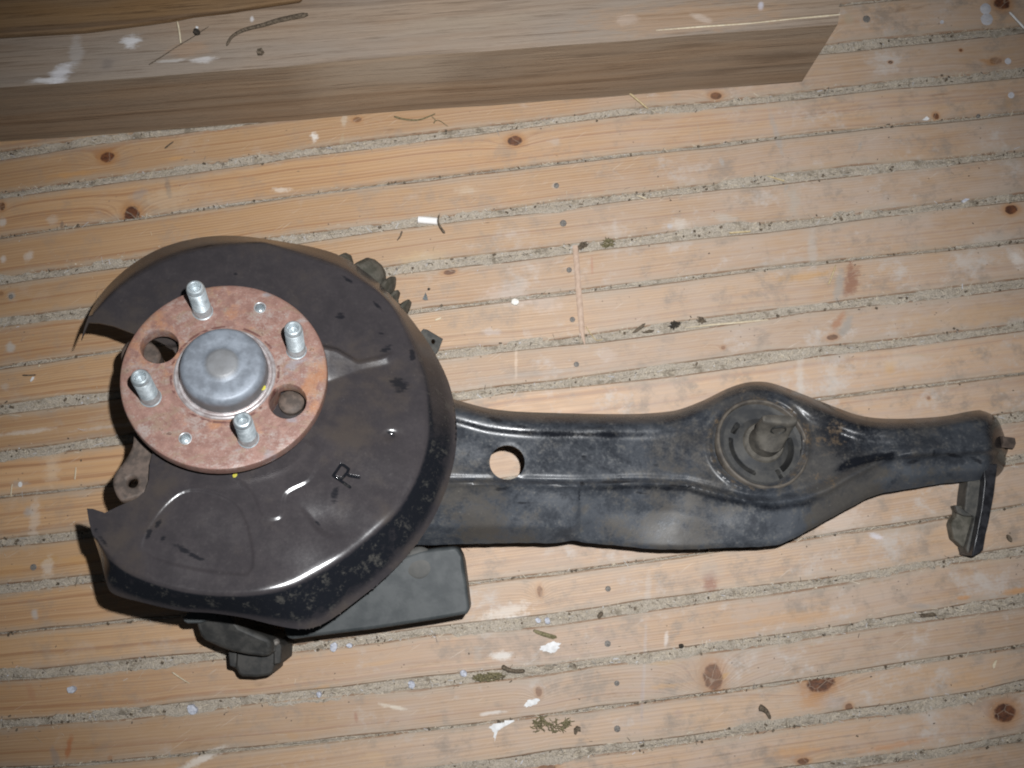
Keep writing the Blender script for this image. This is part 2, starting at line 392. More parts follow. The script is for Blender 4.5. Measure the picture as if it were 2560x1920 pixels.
def wood_plank(i, bounds, g0, g1):
    M = Mat("pine_board_%02d" % i)
    P = M.pos()
    r1, r2, r3 = rng.random(), rng.random(), rng.random()
    u = M.vm('DOT_PRODUCT', P, tuple(PD)); lo, hi = bounds
    vn = M.attr('vn'); v = vn * ((hi - lo) / 2) + (hi + lo) / 2
    def relv(x, y):
        a_, b_ = gy(g0, x), gy(g1, x)
        return (hi + lo) / 2 + (1 - 2 * (y - a_) / (b_ - a_)) * (hi - lo) / 2
    uv = M.comb(u, v, r1 * 7); uv2 = M.comb(u, v)
    # annual rings drift slowly across the board and bend round knots
    g = v + (M.noise(M.comb(u * 2.2, v * 9, r1 * 9), 1.0, 2) - .5) * (.008 + .012 * r2) + u * (r1 - .5) * .03
    nz = M.noise(uv, 170, 4, .7) - .5                     # shared ragged-edge noise
    knotm = None; ringm = None
    for kx, ky, ra, rb, dk in KNOTS:
        ku, kv = pxuv(kx, ky)[0], relv(kx, ky)
        if not (lo - .002 < kv < hi + .002): continue
        d = M.vm('LENGTH', M.vm('MULTIPLY', M.vm('SUBTRACT', uv2, (ku, kv, 0)), (PXM / ra, PXM / rb, 0)))
        dn = d + nz * .55
        gs = M.math('EXPONENT', M.vm('LENGTH', M.vm('MULTIPLY', M.vm('SUBTRACT', uv2, (ku - ra / PXM * .6, kv, 0)), (PXM / ra / 2.6, PXM / rb / 1.5, 0))) * -1.3)
        g = g + gs * (.02 * rb / 18)
        k = M.ss(dn, 1.08, .80) * dk
        rr = M.ss(dn, 2.1, .9) * dk * .6
        knotm = k if knotm is None else M.math('MAXIMUM', knotm, k)
        ringm = rr if ringm is None else M.math('MAXIMUM', ringm, rr)
    rings = M.noise(M.comb(u * .55, g * (170 + 120 * r1), r2 * 20), 1.0, 2, .5)
    fine = M.noise(M.comb(u * 7, v * 1100, r1 * 3), 1.0, 3, .6)
    tone = M.noise(M.comb(u * 5, v * 24, r2 * 11), 1.0, 4, .6)
    grain = M.math('SINE', g * (1500 + 1100 * r3) + rings * 7) * .5 + .5
    late = M.ss(rings, .44, .70)
    line = M.ss(rings, .59, .65) * M.ss(rings, .76, .68)
    bt = .72 + .30 * rng.random(); wr = rng.random() * .035
    light = (.49 * bt + wr, .298 * bt + wr * .3, .148 * bt); mid = (.40 * bt + wr, .212 * bt, .090 * bt)
    col = M.mix(light, mid, late * .55)
    col = M.mix(col, (.27, .135, .06), M.ss(grain, .55, .95) * M.ss(tone, .30, .62) * (.22 + .36 * r3))
    col = M.mix(col, (.27, .12, .045), line * .55)
    col = M.mix(col, (.56, .385, .24), M.ss(fine, .52, .75) * .45)
    col = M.mix(col, (.25, .135, .065), M.ss(fine, .47, .27) * .50)
    col = M.mix(col, (.37, .235, .13), M.ss(tone, .54, .78) * .35)
    # trodden-in grey dust, with the flash's whitish veil painted in towards right and front
    px, py, _ = M.sep(P)
    place = M.ss(px + py * -.55, -.36, .14, .0, .54)
    dn1 = M.noise(uv, 16, 4, .65); dn2 = M.noise(M.comb(u * 45, v * 190, 2 + r1), 1.0, 4, .7)
    dust = M.math('MULTIPLY', M.ss(dn1 + (dn2 - .5) * .8, .15, .85) * .45 + .26, .16 + place * 1.55, True)
    col = M.mix(col, (.415, .350, .308), dust)
    col = M.mix(col, (.25, .20, .16), M.ss(M.noise(uv, 33, 5, .75), .50, .70) * (.36 + place * .8))
    col = M.mix(col, (.47, .43, .395), M.ss(M.noise(M.comb(u, v, 3.3), 21, 5, .75), .54, .70) * (.15 + place * .9))
    col = M.mix(col, (.22, .125, .065), M.ss(M.noise(M.comb(u * 14, v * 75, r3 * 9), 1.0, 5, .75), .60, .76) * .6)
    vc = (lo + hi) / 2; hw = (hi - lo) / 2
    edge = M.ss(M.math('ABSOLUTE', v - vc) + nz * .006 + (dn1 - .5) * .012, hw - .0075, hw - .0002)
    col = M.mix(col, (.34, .285, .225), edge * .55)
    rim = M.ss(M.math('ABSOLUTE', v - vc) + (dn1 - .5) * .004, hw - .0020, hw - .0006)
    col = M.mix(col, (.24, .135, .075), rim * M.ss(dn2, .40, .58) * .75)
    for sx, sy, ra, rb, an, c, st, br in STAINS:
        if st == 0: continue
        sv = relv(sx, sy)
        ext = (max(ra, rb) * 1.5) / PXM
        if sv < lo - ext or sv > hi + ext: continue
        a = math.radians(an)
        d2 = M.vm('SUBTRACT', P, tuple(at(sx, sy)))
        ca, sa = math.cos(-a), math.sin(-a)
        e1 = M.vm('DOT_PRODUCT', d2, (ca * PXM / ra, sa * PXM / ra, 0)); e2 = M.vm('DOT_PRODUCT', d2, (-sa * PXM / rb, ca * PXM / rb, 0))
        d = M.vm('LENGTH', M.comb(e1, e2)) + nz * (br * 3.4 + .6) + (dn2 - .5) * 1.2
        col = M.mix(col, c, M.ss(d, 1.4, .35) * st * .85)
    # scattered pin-head specks and light scuffs
    sp = M.voro(M.vm('MULTIPLY', uv, (1, 1, 0)), 150)
    spm = M.ss(sp, .12, .05) * M.ss(dn1, .55, .62)
    col = M.mix(col, (.09, .06, .045), spm * .8)
    scr = M.noise(M.vm('MULTIPLY', M.comb(u + v * .7, v - u * .6, r2 * 4), (30, 700, 1)), 1.0, 2, .5)
    col = M.mix(col, (.58, .51, .43), M.ss(scr, .68, .76) * .35)
    rough = .50 + (dn2 - .5) * .3 + dust * .2
    if knotm is not None:
        col = M.mix(col, (.34, .15, .045), ringm)
        kc = M.mix((.045, .016, .009), (.15, .052, .018), M.ss(nz, -.2, .2))
        crk = M.voro(M.vm('ADD', uv2, M.comb(nz * .006, nz * .004)), 85, 'DISTANCE_TO_EDGE')
        col = M.mix(col, M.mix(kc, (.36, .29, .22), M.ss(crk, .035, .008) * .45), knotm)
    M.bump(fine * .5 + late * .3 + grain * .2 + spm * -.6, .42, .0007)
    return M.fin(col, rough, 0, .48)

def grit_mat():
    M = Mat("packed_dirt")
    P = M.pos()
    a = M.noise(P, 900, 4, .7); b = M.noise(P, 90, 3, .6); c = M.voro(P, 700)
    col = M.mix((.35, .30, .24), (.56, .49, .405), M.ss(a, .36, .64))
    col = M.mix(col, (.20, .165, .12), M.ss(b, .54, .70) * .7)
    col = M.mix(col, (.05, .04, .03), M.ss(c, .16, .09) * M.ss(b, .42, .52) * .9)
    M.bump(a + b, .9, .002)
    return M.fin(col, .9, 0, .2)
GRIT = grit_mat()

v, f = [], []
nx, ny = 150, 120
A, B = at(-520, 2420), at(3080, -360)
for j in range(ny + 1):
    for i in range(nx + 1):
        p = Vector((A.x - .05 + (B.x - A.x + .1) * i / nx, A.y + (B.y - A.y) * j / ny, 0))
        p.z = -.0019 + random.uniform(-.0006, .0007)
        v.append(p)
for j in range(ny):
    for i in range(nx):
        k = j * (nx + 1) + i
        f.append((k, k + 1, k + nx + 2, k + nx + 1))
floor = link("floor", mesh("floor", v, f), GRIT, None, 3.14)
setp(floor, "pine plank floor with gaps packed with grey dirt", "floor", kind="structure")

PLANKS = []
for i in range(len(GAPS) - 1):
    ga, gb = GAPS[i], GAPS[i + 1]
    aw, bw = ga[3], gb[3]
    n = 34; v = []; f = []; vns = []
    t = .018; c = .0011
    qs = np.arange(n + 1) * 1.0
    wob = rng.normal(0, .00035, (n + 1, 2))
    for k_ in range(2):
        wide = min(1.0, (aw if k_ == 0 else bw) / 20)
        for fr in (.19, .43, .83):
            wob[:, k_] += .00075 * wide * np.sin(qs * fr * (1 + .3 * rng.random()) + rng.random() * 6.28)
    for s in range(n + 1):
        q = s / n
        T = gpt(ga, q, aw * .37) + PN * wob[s, 0]; Bm = gpt(gb, q, -bw * .37) + PN * wob[s, 1]
        zz = .0004 * math.sin(q * 9 + i)
        v += [(Bm.x, Bm.y, -t), (Bm.x, Bm.y, -c + zz), (Bm.x + PN.x * c, Bm.y + PN.y * c, zz),
              (T.x - PN.x * c, T.y - PN.y * c, zz), (T.x, T.y, -c + zz), (T.x, T.y, -t)]
        vns += [-1, -1, -.93, .93, 1, 1]
    for s in range(n):
        for k in range(5):
            f.append((s * 6 + k, (s + 1) * 6 + k, (s + 1) * 6 + k + 1, s * 6 + k + 1))
    f.append(tuple(range(6))); f.append(tuple(reversed(range(n * 6, n * 6 + 6))))
    me = mesh("plank", v, f); fixnormals(me); fattr(me, "vn", vns)
    mid_v = (uv_of(gpt(gb, .5))[1], uv_of(gpt(ga, .5))[1])
    o = link("plank", me, wood_plank(i, mid_v, ga, gb), floor, math.radians(20))
    PLANKS.append((o, ga, gb))

# ------------------------------------------------------------------ shared small materials
def simple(name, c1, c2, scale=300, rough=.7, metal=0, spec=.4, bump=.3):
    M = Mat(name); P = M.pos(); a = M.noise(P, scale, 4, .6)
    M.bump(a, bump, .0006)
    return M.fin(M.mix(c1, c2, M.ss(a, .35, .65)), rough, metal, spec)
STRAW = simple("dry_straw", (.40, .30, .16), (.54, .44, .27), 500)
PALE = simple("pale_splinter", (.50, .41, .28), (.62, .54, .40), 500)
BARK = simple("dark_bark", (.055, .040, .026), (.15, .115, .08), 700, .85)
OLIVE = simple("dried_leaf", (.10, .085, .04), (.21, .18, .10), 600, .85)
WHITE = simple("white_paint", (.58, .57, .56), (.72, .715, .71), 260, .6)
PAPER = simple("white_paper", (.80, .78, .76), (.86, .84, .82), 400, .8)
BLUISH = simple("bluish_grit", (.36, .37, .42), (.52, .53, .58), 600, .6)
DARKC = simple("black_crumb", (.018, .015, .012), (.05, .04, .03), 900, .9)
STONE = simple("pale_stone", (.70, .67, .60), (.80, .78, .74), 600, .7)
NAIL = simple("dull_nail_steel", (.10, .09, .08), (.22, .20, .18), 900, .7, .1)
SLATE = simple("dark_flake", (.09, .10, .10), (.15, .16, .16), 500, .7)

# chaff: what fills and spills from the gaps (nobody could count it)
def chaff_mat():
    M = Mat("chaff"); r = M.island()
    col = M.ramp(r, [(0, (.32, .265, .195)), (.30, (.48, .41, .32)), (.52, (.38, .32, .24)), (.72, (.58, .51, .40)), (.80, (.20, .155, .11)),
                     (.90, (.06, .05, .04)), (.97, (.50, .47, .43)), (1, (.52, .53, .58))])
    return M.fin(col, .8, 0, .3)
def add_bits(count, place, lmin, lmax, tmin, tmax, V, F, zspread=.0012):
    for _ in range(count):
        p = place()
        L = random.uniform(lmin, lmax) * (.5 + random.random()); T = random.uniform(tmin, tmax)
        a = random.uniform(0, math.pi) if random.random() < .55 else PANG + random.gauss(0, .5)
        e = random.uniform(-.25, .25)
        d = Vector((math.cos(a) * math.cos(e), math.sin(a) * math.cos(e), math.sin(e)))
        s = Vector((-math.sin(a), math.cos(a), 0)); b = len(V)
        q = p + Vector((0, 0, random.uniform(0, zspread) + T * .5 + abs(d.z) * L * .5))
        up = Vector((0, 0, 1))
        for sg in (-1, 1):
            for k in range(3):
                an = 2 * math.pi * k / 3 + .4
                V.append(q + d * (L * .5 * sg) + s * (T * math.cos(an)) + up * (T * .6 * math.sin(an)))
        F += [(b, b + 1, b + 4, b + 3), (b + 1, b + 2, b + 5, b + 4), (b + 2, b, b + 3, b + 5), (b + 2, b + 1, b), (b + 3, b + 4, b + 5)]
V, F = [], []
for gi, g_ in enumerate(GAPS):
    if gi < 2: continue
    aw = g_[3]; w = aw / PXM
    def place(g_=g_, w=w):
        p = gpt(g_, random.random()) + PN * (random.gauss(0, .27) * w + .0002)
        p.z = -.0007
        return p
    k = 900 if aw > 12 else 240
    add_bits(int(k * (.7 + .6 * random.random())), place, .0012, .0042, .00012, .00032, V, F)
    add_bits(k // 5, place, .003, .0065, .00012, .00028, V, F, .0016)
    add_bits(k // 2, place, .0006, .0014, .0003, .0006, V, F)           # grains
    def spill(g_=g_, w=w):
        p = gpt(g_, random.random()) + PN * (random.gauss(0, .58) * max(w, .004))
        p.z = .0004
        return p
    add_bits(k // 3, spill, .0006, .0026, .0001, .00024, V, F, .0002)
setp(link("chaff", mesh("chaff", V, F), chaff_mat()), "grey chaff, grains and straw bits packed in the floor gaps", "chaff", kind="stuff")
# drifts of sandy dirt that lie in the gaps and lap over the board edges here and there
V, F = [], []
for gi, g_ in enumerate(GAPS):
    if gi < 2: continue
    m_ = 420; hw = g_[3] / PXM * .5
    fr = [(rng.random() * 6.28, q_ * (1 + .4 * rng.random())) for q_ in (9, 23, 57, 131)]
    def width(q, o):
        return hw * (.60 + .34 * math.sin(fr[0][0] + o + q * fr[0][1] * 2) + .26 * math.sin(fr[1][0] + o * 2 + q * fr[1][1] * 2) + .20 * math.sin(fr[2][0] + o + q * fr[2][1]) + .16 * math.sin(fr[3][0] + o + q * fr[3][1]) + random.gauss(0, .10))
    b = len(V)
    for i in range(m_ + 1):
        q = i / m_; p = gpt(g_, q); a_, c_ = max(.1 * hw, width(q, 0)), max(.1 * hw, width(q, 2.1))
        za = .0002 if a_ > hw * .78 else -.0016; zc = .0002 if c_ > hw * .78 else -.0016
        top_ = -.0007 + random.uniform(-.0003, .0004)
        for off, z in ((-a_, za), (-a_ * .7, max(za, top_) + .0002 if za > 0 else top_ - .0003), (0, top_), (c_ * .7, max(zc, top_) + .0002 if zc > 0 else top_ - .0003), (c_, zc)):
            r_ = p + PN * off; V.append(Vector((r_.x, r_.y, z)))
    for i in range(m_):
        for k in range(4): F.append((b + i * 5 + k, b + (i + 1) * 5 + k, b + (i + 1) * 5 + k + 1, b + i * 5 + k + 1))
setp(link("packed_sand", fixnormals(mesh("packed_sand", V, F)), GRIT, None, 3.14), "sandy dirt drifted along the floor gaps and over board edges", "sand", kind="stuff")
V, F = [], []
def ingap():
    g_ = random.choice([q_ for q_ in GAPS[3:] if q_[3] > 5]); aw = g_[3]
    t_ = random.random()
    if random.random() < .7: t_ = (int(t_ * 23) + .5 + random.gauss(0, .12)) / 23      # they gather in clumps
    p = gpt(g_, t_) + PN * (random.gauss(0, .28) * aw / PXM); p.z = -.0004
    return p
def anyp():
    p = at(random.uniform(-20, 2580), random.uniform(180, 1940)); p.z = .0004
    return p
add_bits(1250, ingap, .0006, .0024, .0004, .0013, V, F, .0008)
add_bits(130, anyp, .0004, .0014, .0003, .0007, V, F, .0002)
setp(link("dark_crumbs", mesh("dark_crumbs", V, F), BARK), "dark crumbs and seed husks sprinkled along the floor gaps", "crumbs", kind="stuff")
V, F = [], []
def anyw():
    p = at(random.uniform(-40, 2600), random.uniform(150, 1960)); p.z = .0004
    return p
add_bits(260, anyw, .0005, .0018, .0001, .00024, V, F, .0002)
add_bits(60, anyw, .003, .008, .00007, .00014, V, F, .0002)
setp(link("loose_crumbs", mesh("loose_crumbs", V, F), chaff_mat()), "fine crumbs and hairs strewn over the planks", "crumbs", kind="stuff")

# nail heads belong to the boards they hold down
def nail(x, y, r=8.0):
    p = at(x, y); rr = r / PXM
    host = next((o for o, a_, b_ in PLANKS if gy(a_, x) <= y <= gy(b_, x)), PLANKS[0][0])
    rr *= .86
    v, f = lathe([(rr * 1.02, -.001), (rr, -.0001), (rr * .88, .0001), (rr * .6, .00018), (0, .0002)], 16, None, (p.x, p.y, .0003))
    link("nail_head", mesh("nail_head", v, f), NAIL, host, 3.14)
for x, y, r in ((1408, 558, 10), (1423, 675, 8), (1431, 799, 8), (1441, 911, 9), (1520, 1472, 8), (1519, 1609, 10), (1542, 1708, 8),
                (1543, 1822, 9), (2166, 48, 12), (1391, 464, 8), (28, 742, 8), (2446, 290, 6), (84, 1418, 10)):
    nail(x, y, r)

# ------------------------------------------------------------------ the weathered beam and the varnished board behind it
BA, BB = at(0, 356), at(2004, 206)
BD = (BB - BA).normalized(); BN = Vector((-BD.y, BD.x, 0))
def px_of(p):
    d = Vector(p) - CC; z = d.dot(CF)
    return 1280 + FPX * d.dot(CR) / z, 960 - FPX * d.dot(CU) / z
BH = .02
while px_of(BB + Vector((0, 0, BH)))[1] > 60: BH += .0005

def stain_layer(M, P, col, items, zc, uvv):
    nzs = M.noise(uvv, 1.0, 4, .75) - .5
    for sx, sy, ra, rb, an, c, st, br in items:
        p = at(sx, sy, zc); a = math.radians(-an); ca, sa = math.cos(a), math.sin(a); k = FPX / (CAMH - zc)
        d2 = M.vm('SUBTRACT', P, tuple(p))
        e1 = M.vm('DOT_PRODUCT', d2, (ca * k / ra, sa * k / ra, 0)); e2 = M.vm('DOT_PRODUCT', d2, (-sa * k / rb, ca * k / rb, 0))
        d = M.vm('LENGTH', M.comb(e1, e2, M.vm('DOT_PRODUCT', d2, (0, 0, 250)))) + nzs * (br * 2.8 + .5)
        col = M.mix(col, c, M.ss(d, 1.35, .4) * st * .75)
    return col
def old_timber(name, light, mid, dark, grey, gamt, stains=(), zc=0.0):
    M = Mat(name); P = M.pos()
    u = M.vm('DOT_PRODUCT', P, tuple(BD)); n = M.vm('DOT_PRODUCT', P, tuple(BN)); z = M.sep(P)[2]
    g = n + z * .8 + (M.noise(M.comb(u * 2.0, n * 10, z * 10), 1.0, 3) - .5) * .022
    rings = M.noise(M.comb(u * .6, g * 150, 3.0), 1.0, 3, .55)
    fine = M.noise(M.comb(u * 15, n * 560, z * 560), 1.0, 4, .75)
    big = M.noise(M.comb(u * 5, n * 22, z * 30), 1.0, 4, .55)
    col = M.mix(light, mid, M.ss(rings, .42, .66))
    col = M.mix(col, dark, M.ss(rings, .60, .70) * .6)
    col = M.mix(col, grey, M.math('MULTIPLY', M.ss(big, .34, .66), gamt))
    col = M.mix(col, dark, M.ss(fine, .48, .32) * .65)
    col = M.mix(col, light, M.ss(fine, .56, .74) * .5)
    col = M.mix(col, dark, M.ss(M.noise(M.comb(u * 7, n * 60, z * 60 + 5), 1.0, 3), .58, .74) * .55)
    uvv = M.comb(u * 60, n * 260, z * 200)
    if stains: col = stain_layer(M, P, col, stains, zc, uvv)
    M.bump(fine + rings * .6, .8, .0010)
    return M.fin(col, .68, 0, .3)
BSTAINS = [(330, 103, 26, 16, -10, (.70, .70, .72), .9, .9), (150, 185, 40, 20, -40, (.70, .70, .74), .85, .7), (110, 200, 40, 7, -4, (.72, .72, .74), .8, .5),
           (190, 130, 18, 50, 0, (.44, .42, .41), .5, .6), (510, 150, 30, 8, -8, (.68, .66, .66), .7, .9), (430, 152, 40, 5, -6, (.62, .6, .58), .6, .8),
           (268, 160, 18, 12, -15, (.13, .11, .10), .8, .5), (268, 160, 40, 24, -12, (.24, .20, .17), .5, .6), 
           (1570, 50, 30, 14, 0, (.50, .47, .45), .5, 1.2), (1750, 45, 30, 10, 20, (.62, .58, .54), .6, .8),
           (1902, 14, 8, 12, 10, (.56, .57, .66), .9, .3), (630, 48, 6, 8, 0, (.74, .74, .76), .8, .5), (1700, 45, 260, 40, -4, (.40, .22, .10), .45, .6),
           (470, 125, 60, 20, -10, (.36, .22, .13), .5, .7), (1150, 60, 200, 24, -5, (.30, .24, .18), .5, .7)]
TIMBF = old_timber("lightened_beam_face", (.34, .245, .165), (.26, .175, .11), (.12, .078, .048), (.29, .235, .18), .7)  # front face colour lightened to offset the weak grazing flash
TIMB = old_timber("weathered_timber", (.30, .222, .16), (.24, .165, .11), (.13, .088, .058), (.26, .218, .182), .8, BSTAINS, BH)
VARN = old_timber("varnished_timber", (.215, .125, .055), (.165, .09, .036), (.07, .036, .016), (.19, .14, .098), .7,
                  [(42, 30, 16, 9, 20, (.5, .5, .48), .7, .5), (10, 70, 12, 16, 0, (.34, .30, .26), .7, .4)], BH)
n = 16; v = []; f = []
Lf = BA - BD * .16
endT = at(2097, 57, BH); endTb = at(2110, -190, BH)
for s in range(n + 1):
    q = s / n
    fb = Lf.lerp(BB, q); ft = (Lf + Vector((0, 0, BH))).lerp(endT, q)
    tb = (Lf + BN * .10 + Vector((0, 0, BH))).lerp(endTb, q)
    wv = random.gauss(0, .0004)
    fb = fb + BN * wv
    c = .0024
    v += [fb + Vector((0, 0, .0012)), ft - Vector((0, 0, c)) + BN * wv, ft + BN * c, tb, Vector((tb.x, tb.y, .0012))]
for s in range(n):
    for k in range(5):
        a, b = s * 5 + k, s * 5 + (k + 1) % 5
        f.append((a, a + 5, b + 5, b))
f += [tuple(range(5)), tuple(reversed(range(n * 5, n * 5 + 5)))]
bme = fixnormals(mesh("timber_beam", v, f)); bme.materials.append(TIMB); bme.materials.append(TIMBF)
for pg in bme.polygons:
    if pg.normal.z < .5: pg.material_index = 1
beam = link("timber_beam", bme, None, None, math.radians(40))
setp(beam, "long grey weathered timber beam lying across the back of the floor", "beam")
# pale freshly split edge at the beam's right end
def strip_on(name, px, z, hw, mat, parent=None, thick=.0008, taper=(.35, .35), rag=.25):
    P = [at(x, y, z) for x, y in px]
    v = []; f = []
    for i, p in enumerate(P):
        t = (P[min(i + 1, len(P) - 1)] - P[max(i - 1, 0)]).normalized(); s = Vector((-t.y, t.x, 0)) * hw * (taper[0] if i == 0 else taper[1] if i == len(P) - 1 else 1) * random.uniform(1 - rag, 1 + rag)
        v += [p - s, p - s * .5 + Vector((0, 0, thick)), p + s * .5 + Vector((0, 0, thick)), p + s]
    for i in range(len(P) - 1):
        for k in range(3): f.append((i * 4 + k, i * 4 + k + 1, (i + 1) * 4 + k + 1, (i + 1) * 4 + k))
    return link(name, fixnormals(mesh(name, v, f)), mat, parent, 3.14)
strip_on("split_edge", [(1640, 76), (1760, 66), (1880, 58), (1980, 47), (2060, 40), (2100, 36)], BH + .0001, .0006, PALE, beam, .0003, (.2, .6), .6)
top = [at(x, y, BH + .007) for x, y in ((-560, 115), (0, 88), (100, 82), (205, 76), (330, 60), (420, 48), (480, 36), (560, 27), (640, 14), (750, -2), (850, -230), (-560, -230))]
v, f = prism(top, [Vector((p.x, p.y, BH + .0006)) for p in top])
vb = link("varnished_board", fixnormals(mesh("varnished_board", v, f)), VARN)
bevel(vb, .002, 3)
setp(vb, "orange-brown varnished board lying on the beam in the top left corner", "board")

# ------------------------------------------------------------------ metals and paints of the suspension arm
def hub_mat():
    M = Mat("rusty_hub_face"); P = M.obj()
    x, y, z = M.sep(P)
    q = M.comb(x + y * .35, y * 1.9 - x * .6, z)              # smears run aslant
    a = M.noise(q, 42, 5, .65, .5); b = M.noise(P, 150, 5, .7); c = M.noise(P, 26, 4, .6, .8); d = M.noise(P, 700, 3, .6); e = M.noise(q, 60, 4, .6, 1)
    col = M.mix((.215, .115, .092), (.31, .18, .145), M.ss(b, .32, .68))
    col = M.mix(col, (.33, .285, .262), M.ss(a + (b - .5) * .7 + (d - .5) * .3, .48, .72) * .75)
    col = M.mix(col, (.36, .165, .075), M.ss(c + (b - .5) * .5, .52, .68) * .7)
    col = M.mix(col, (.25, .175, .12), M.ss(e + (b - .5) * .4, .52, .66) * .6)
    col = M.mix(col, (.085, .034, .030), M.ss(b + (e - .5) * .5, .66, .74) * .8)
    col = M.mix(col, (.25, .245, .27), M.ss(M.noise(q, 30, 3, .6), .60, .70) * .6)
    col = M.mix(col, (.46, .42, .39), M.ss(d, .58, .72) * .35)
    rad_ = M.vm('LENGTH', M.comb(x, y))
    wear = M.noise(M.comb(rad_ * 900, a * 3, 0.0), 1.0, 2, .5)
    col = M.mix(col, (.16, .085, .065), M.ss(wear, .58, .72) * .35)
    col = M.mix(col, (.10, .032, .028), M.ss(M.math('ABSOLUTE', rad_ - .0352), .0013, .0003) * M.ss(e, .48, .58) * .85)
    col = M.mix(col, (.15, .072, .055), M.ss(rad_, .0655, .0682) * M.ss(b, .40, .60) * .7)
    M.bump(b + d * .6, .5, .0007)
    return M.fin(col, .55 + (a - .5) * -.6, .10, .5)
def zinc_mat(name, base, lo):
    M = Mat(name); P = M.obj(); a = M.noise(P, 260, 4, .6); b = M.noise(P, 70, 3)
    M.bump(a, .2, .0004)
    return M.fin(M.mix(lo, base, M.ss(a * .6 + b * .4, .36, .62)), .36 + (b - .5) * .25, .45, .6)
def cap_mat():
    M = Mat("dull_grease_cap"); P = M.obj(); a = M.noise(P, 150, 4, .65); b = M.noise(P, 45, 3); d = M.noise(P, 700, 2)
    x, y, z = M.sep(P)
    col = M.mix((.165, .183, .21), (.255, .284, .326), M.ss(b * .5 + a * .5, .38, .62))
    col = M.mix(col, (.16, .15, .145), M.ss(z, .013, .008) * .75)
    col = M.mix(col, (.20, .195, .19), M.ss(M.vm('LENGTH', M.comb(x, y)), .0125, .009) * .7)
    M.bump(d + a, .25, .0004)
    return M.fin(col, .52 + (a - .5) * .3, .25, .5)
def paint_mat(name, black, film, dust, brown, filmamt, rough0, rust=False, mottle=1.0, filmr=.17, patch=.5):
    """black stove enamel under a film of road dirt; 'clean' (vertex) keeps the enamel bare or paints in groove shade, 'scuff' marks fresh scrapes."""
    M = Mat(name); P = M.obj(); x, y, z = M.sep(P)
    a = M.noise(P, 30, 5, .62, .3); b = M.noise(P, 115, 5, .68); c = M.noise(P, 480, 4, .65); e = M.noise(P, 14, 4, .6)
    st = M.noise(M.comb(x * 90, y * 420, z * 60), 1.0, 4, .7)
    bare_shade = M.attr("bare_shade"); scuff = M.attr("scuff")
    f0 = M.ss(a * .45 + b * .38 + c * .17, .38, .60) * patch + filmamt
    f_ = M.math('SUBTRACT', f0, bare_shade * (1.05 + (b - .5) * 2.6), True)
    f_ = M.math('MAXIMUM', f_, 0.0)
    col = M.mix(black, film, f_)
    col = M.mix(col, dust, M.ss(b * .6 + c * .4, .50, .68) * f_ * .7 * mottle)
    col = M.mix(col, brown, M.ss(e + (b - .5) * .5 * mottle, .46, .64) * f_ * .8)
    if rust:
        rm = M.attr("rust"); col = M.mix(col, (.135, .090, .050), M.ss(rm * .8 + (b - .5) * 1.8 + (c - .5) * .8, .38, .80) * .65)
    col = M.mix(col, (.26, .255, .24), M.ss(c, .68, .76) * f_ * .5 * mottle)
    sc_ = M.ss(scuff * 1.05 + (b - .5) * 1.1 + (st - .5) * 1.1, .46, .80)
    col = M.mix(col, black, sc_ * .8)
    # dull grey flecks caught on the bare enamel
    col = M.mix(col, (.085, .080, .070), M.ss(b * .7 + c * .3, .52, .66) * M.math('MAXIMUM', bare_shade, 0.0) * .6)
    rough = rough0 + f_ * filmr + (c - .5) * .18 * mottle - sc_ * .06
    M.bump(b * .5 + c * .5 + f_ * .3, .20 * mottle, .0006)
    return M.fin(col, rough, 0, .5)
HUBM = hub_mat()
CAPM = cap_mat()
ZINC = zinc_mat("zinc_stud", (.52, .57, .59), (.32, .36, .38))
BRIGHT = zinc_mat("machined_ring", (.56, .53, .53), (.36, .30, .29))
SHIELDM = paint_mat("shield_enamel", (.009, .010, .013), (.047, .041, .043), (.066, .059, .057), (.058, .047, .040), .70, .09, False, .35, .14, .26)
ARMM = paint_mat("arm_enamel", (.008, .009, .012), (.054, .060, .070), (.118, .115, .108), (.064, .056, .047), .36, .17, True, 1.15, .34, .56)
CAST = simple("greasy_cast_iron", (.035, .033, .032), (.085, .076, .068), 160, .6)
CASTB = simple("rust_tinged_iron", (.060, .046, .038), (.125, .092, .074), 170, .65)
PLATEM = simple("dusty_plate", (.030, .035, .037), (.054, .059, .060), 70, .55)
PLATEB = simple("dusty_plate_boss", (.062, .062, .058), (.082, .079, .073), 120, .65)
RUBBER = simple("dusty_rubber", (.050, .052, .053), (.088, .088, .084), 140, .75)
RUBBERD = simple("dark_rubber", (.024, .024, .023), (.052, .050, .046), 110, .6)
CASTD = simple("dark_iron", (.020, .020, .019), (.044, .041, .037), 130, .6)
RUBBERB = simple("mossy_rubber", (.055, .052, .040), (.12, .11, .09), 130, .75)
RUSTB = simple("rusty_steel", (.14, .085, .05), (.24, .17, .11), 260, .7)
BRKT = simple("grimy_bracket", (.045, .045, .042), (.085, .08, .07), 180, .65)
OILY = simple("oily_black", (.012, .012, .014), (.03, .03, .034), 180, .3)
YELLOW = simple("yellow_paint_dab", (.38, .34, .03), (.50, .44, .05), 300, .6)

arm = bpy.data.objects.new("suspension_arm", None)
arm.matrix_world = HM
arm.empty_display_size = .05
COL.objects.link(arm)
setp(arm, "black greasy car suspension arm with dust shield and rusty four-stud hub on the plank floor", "car part")

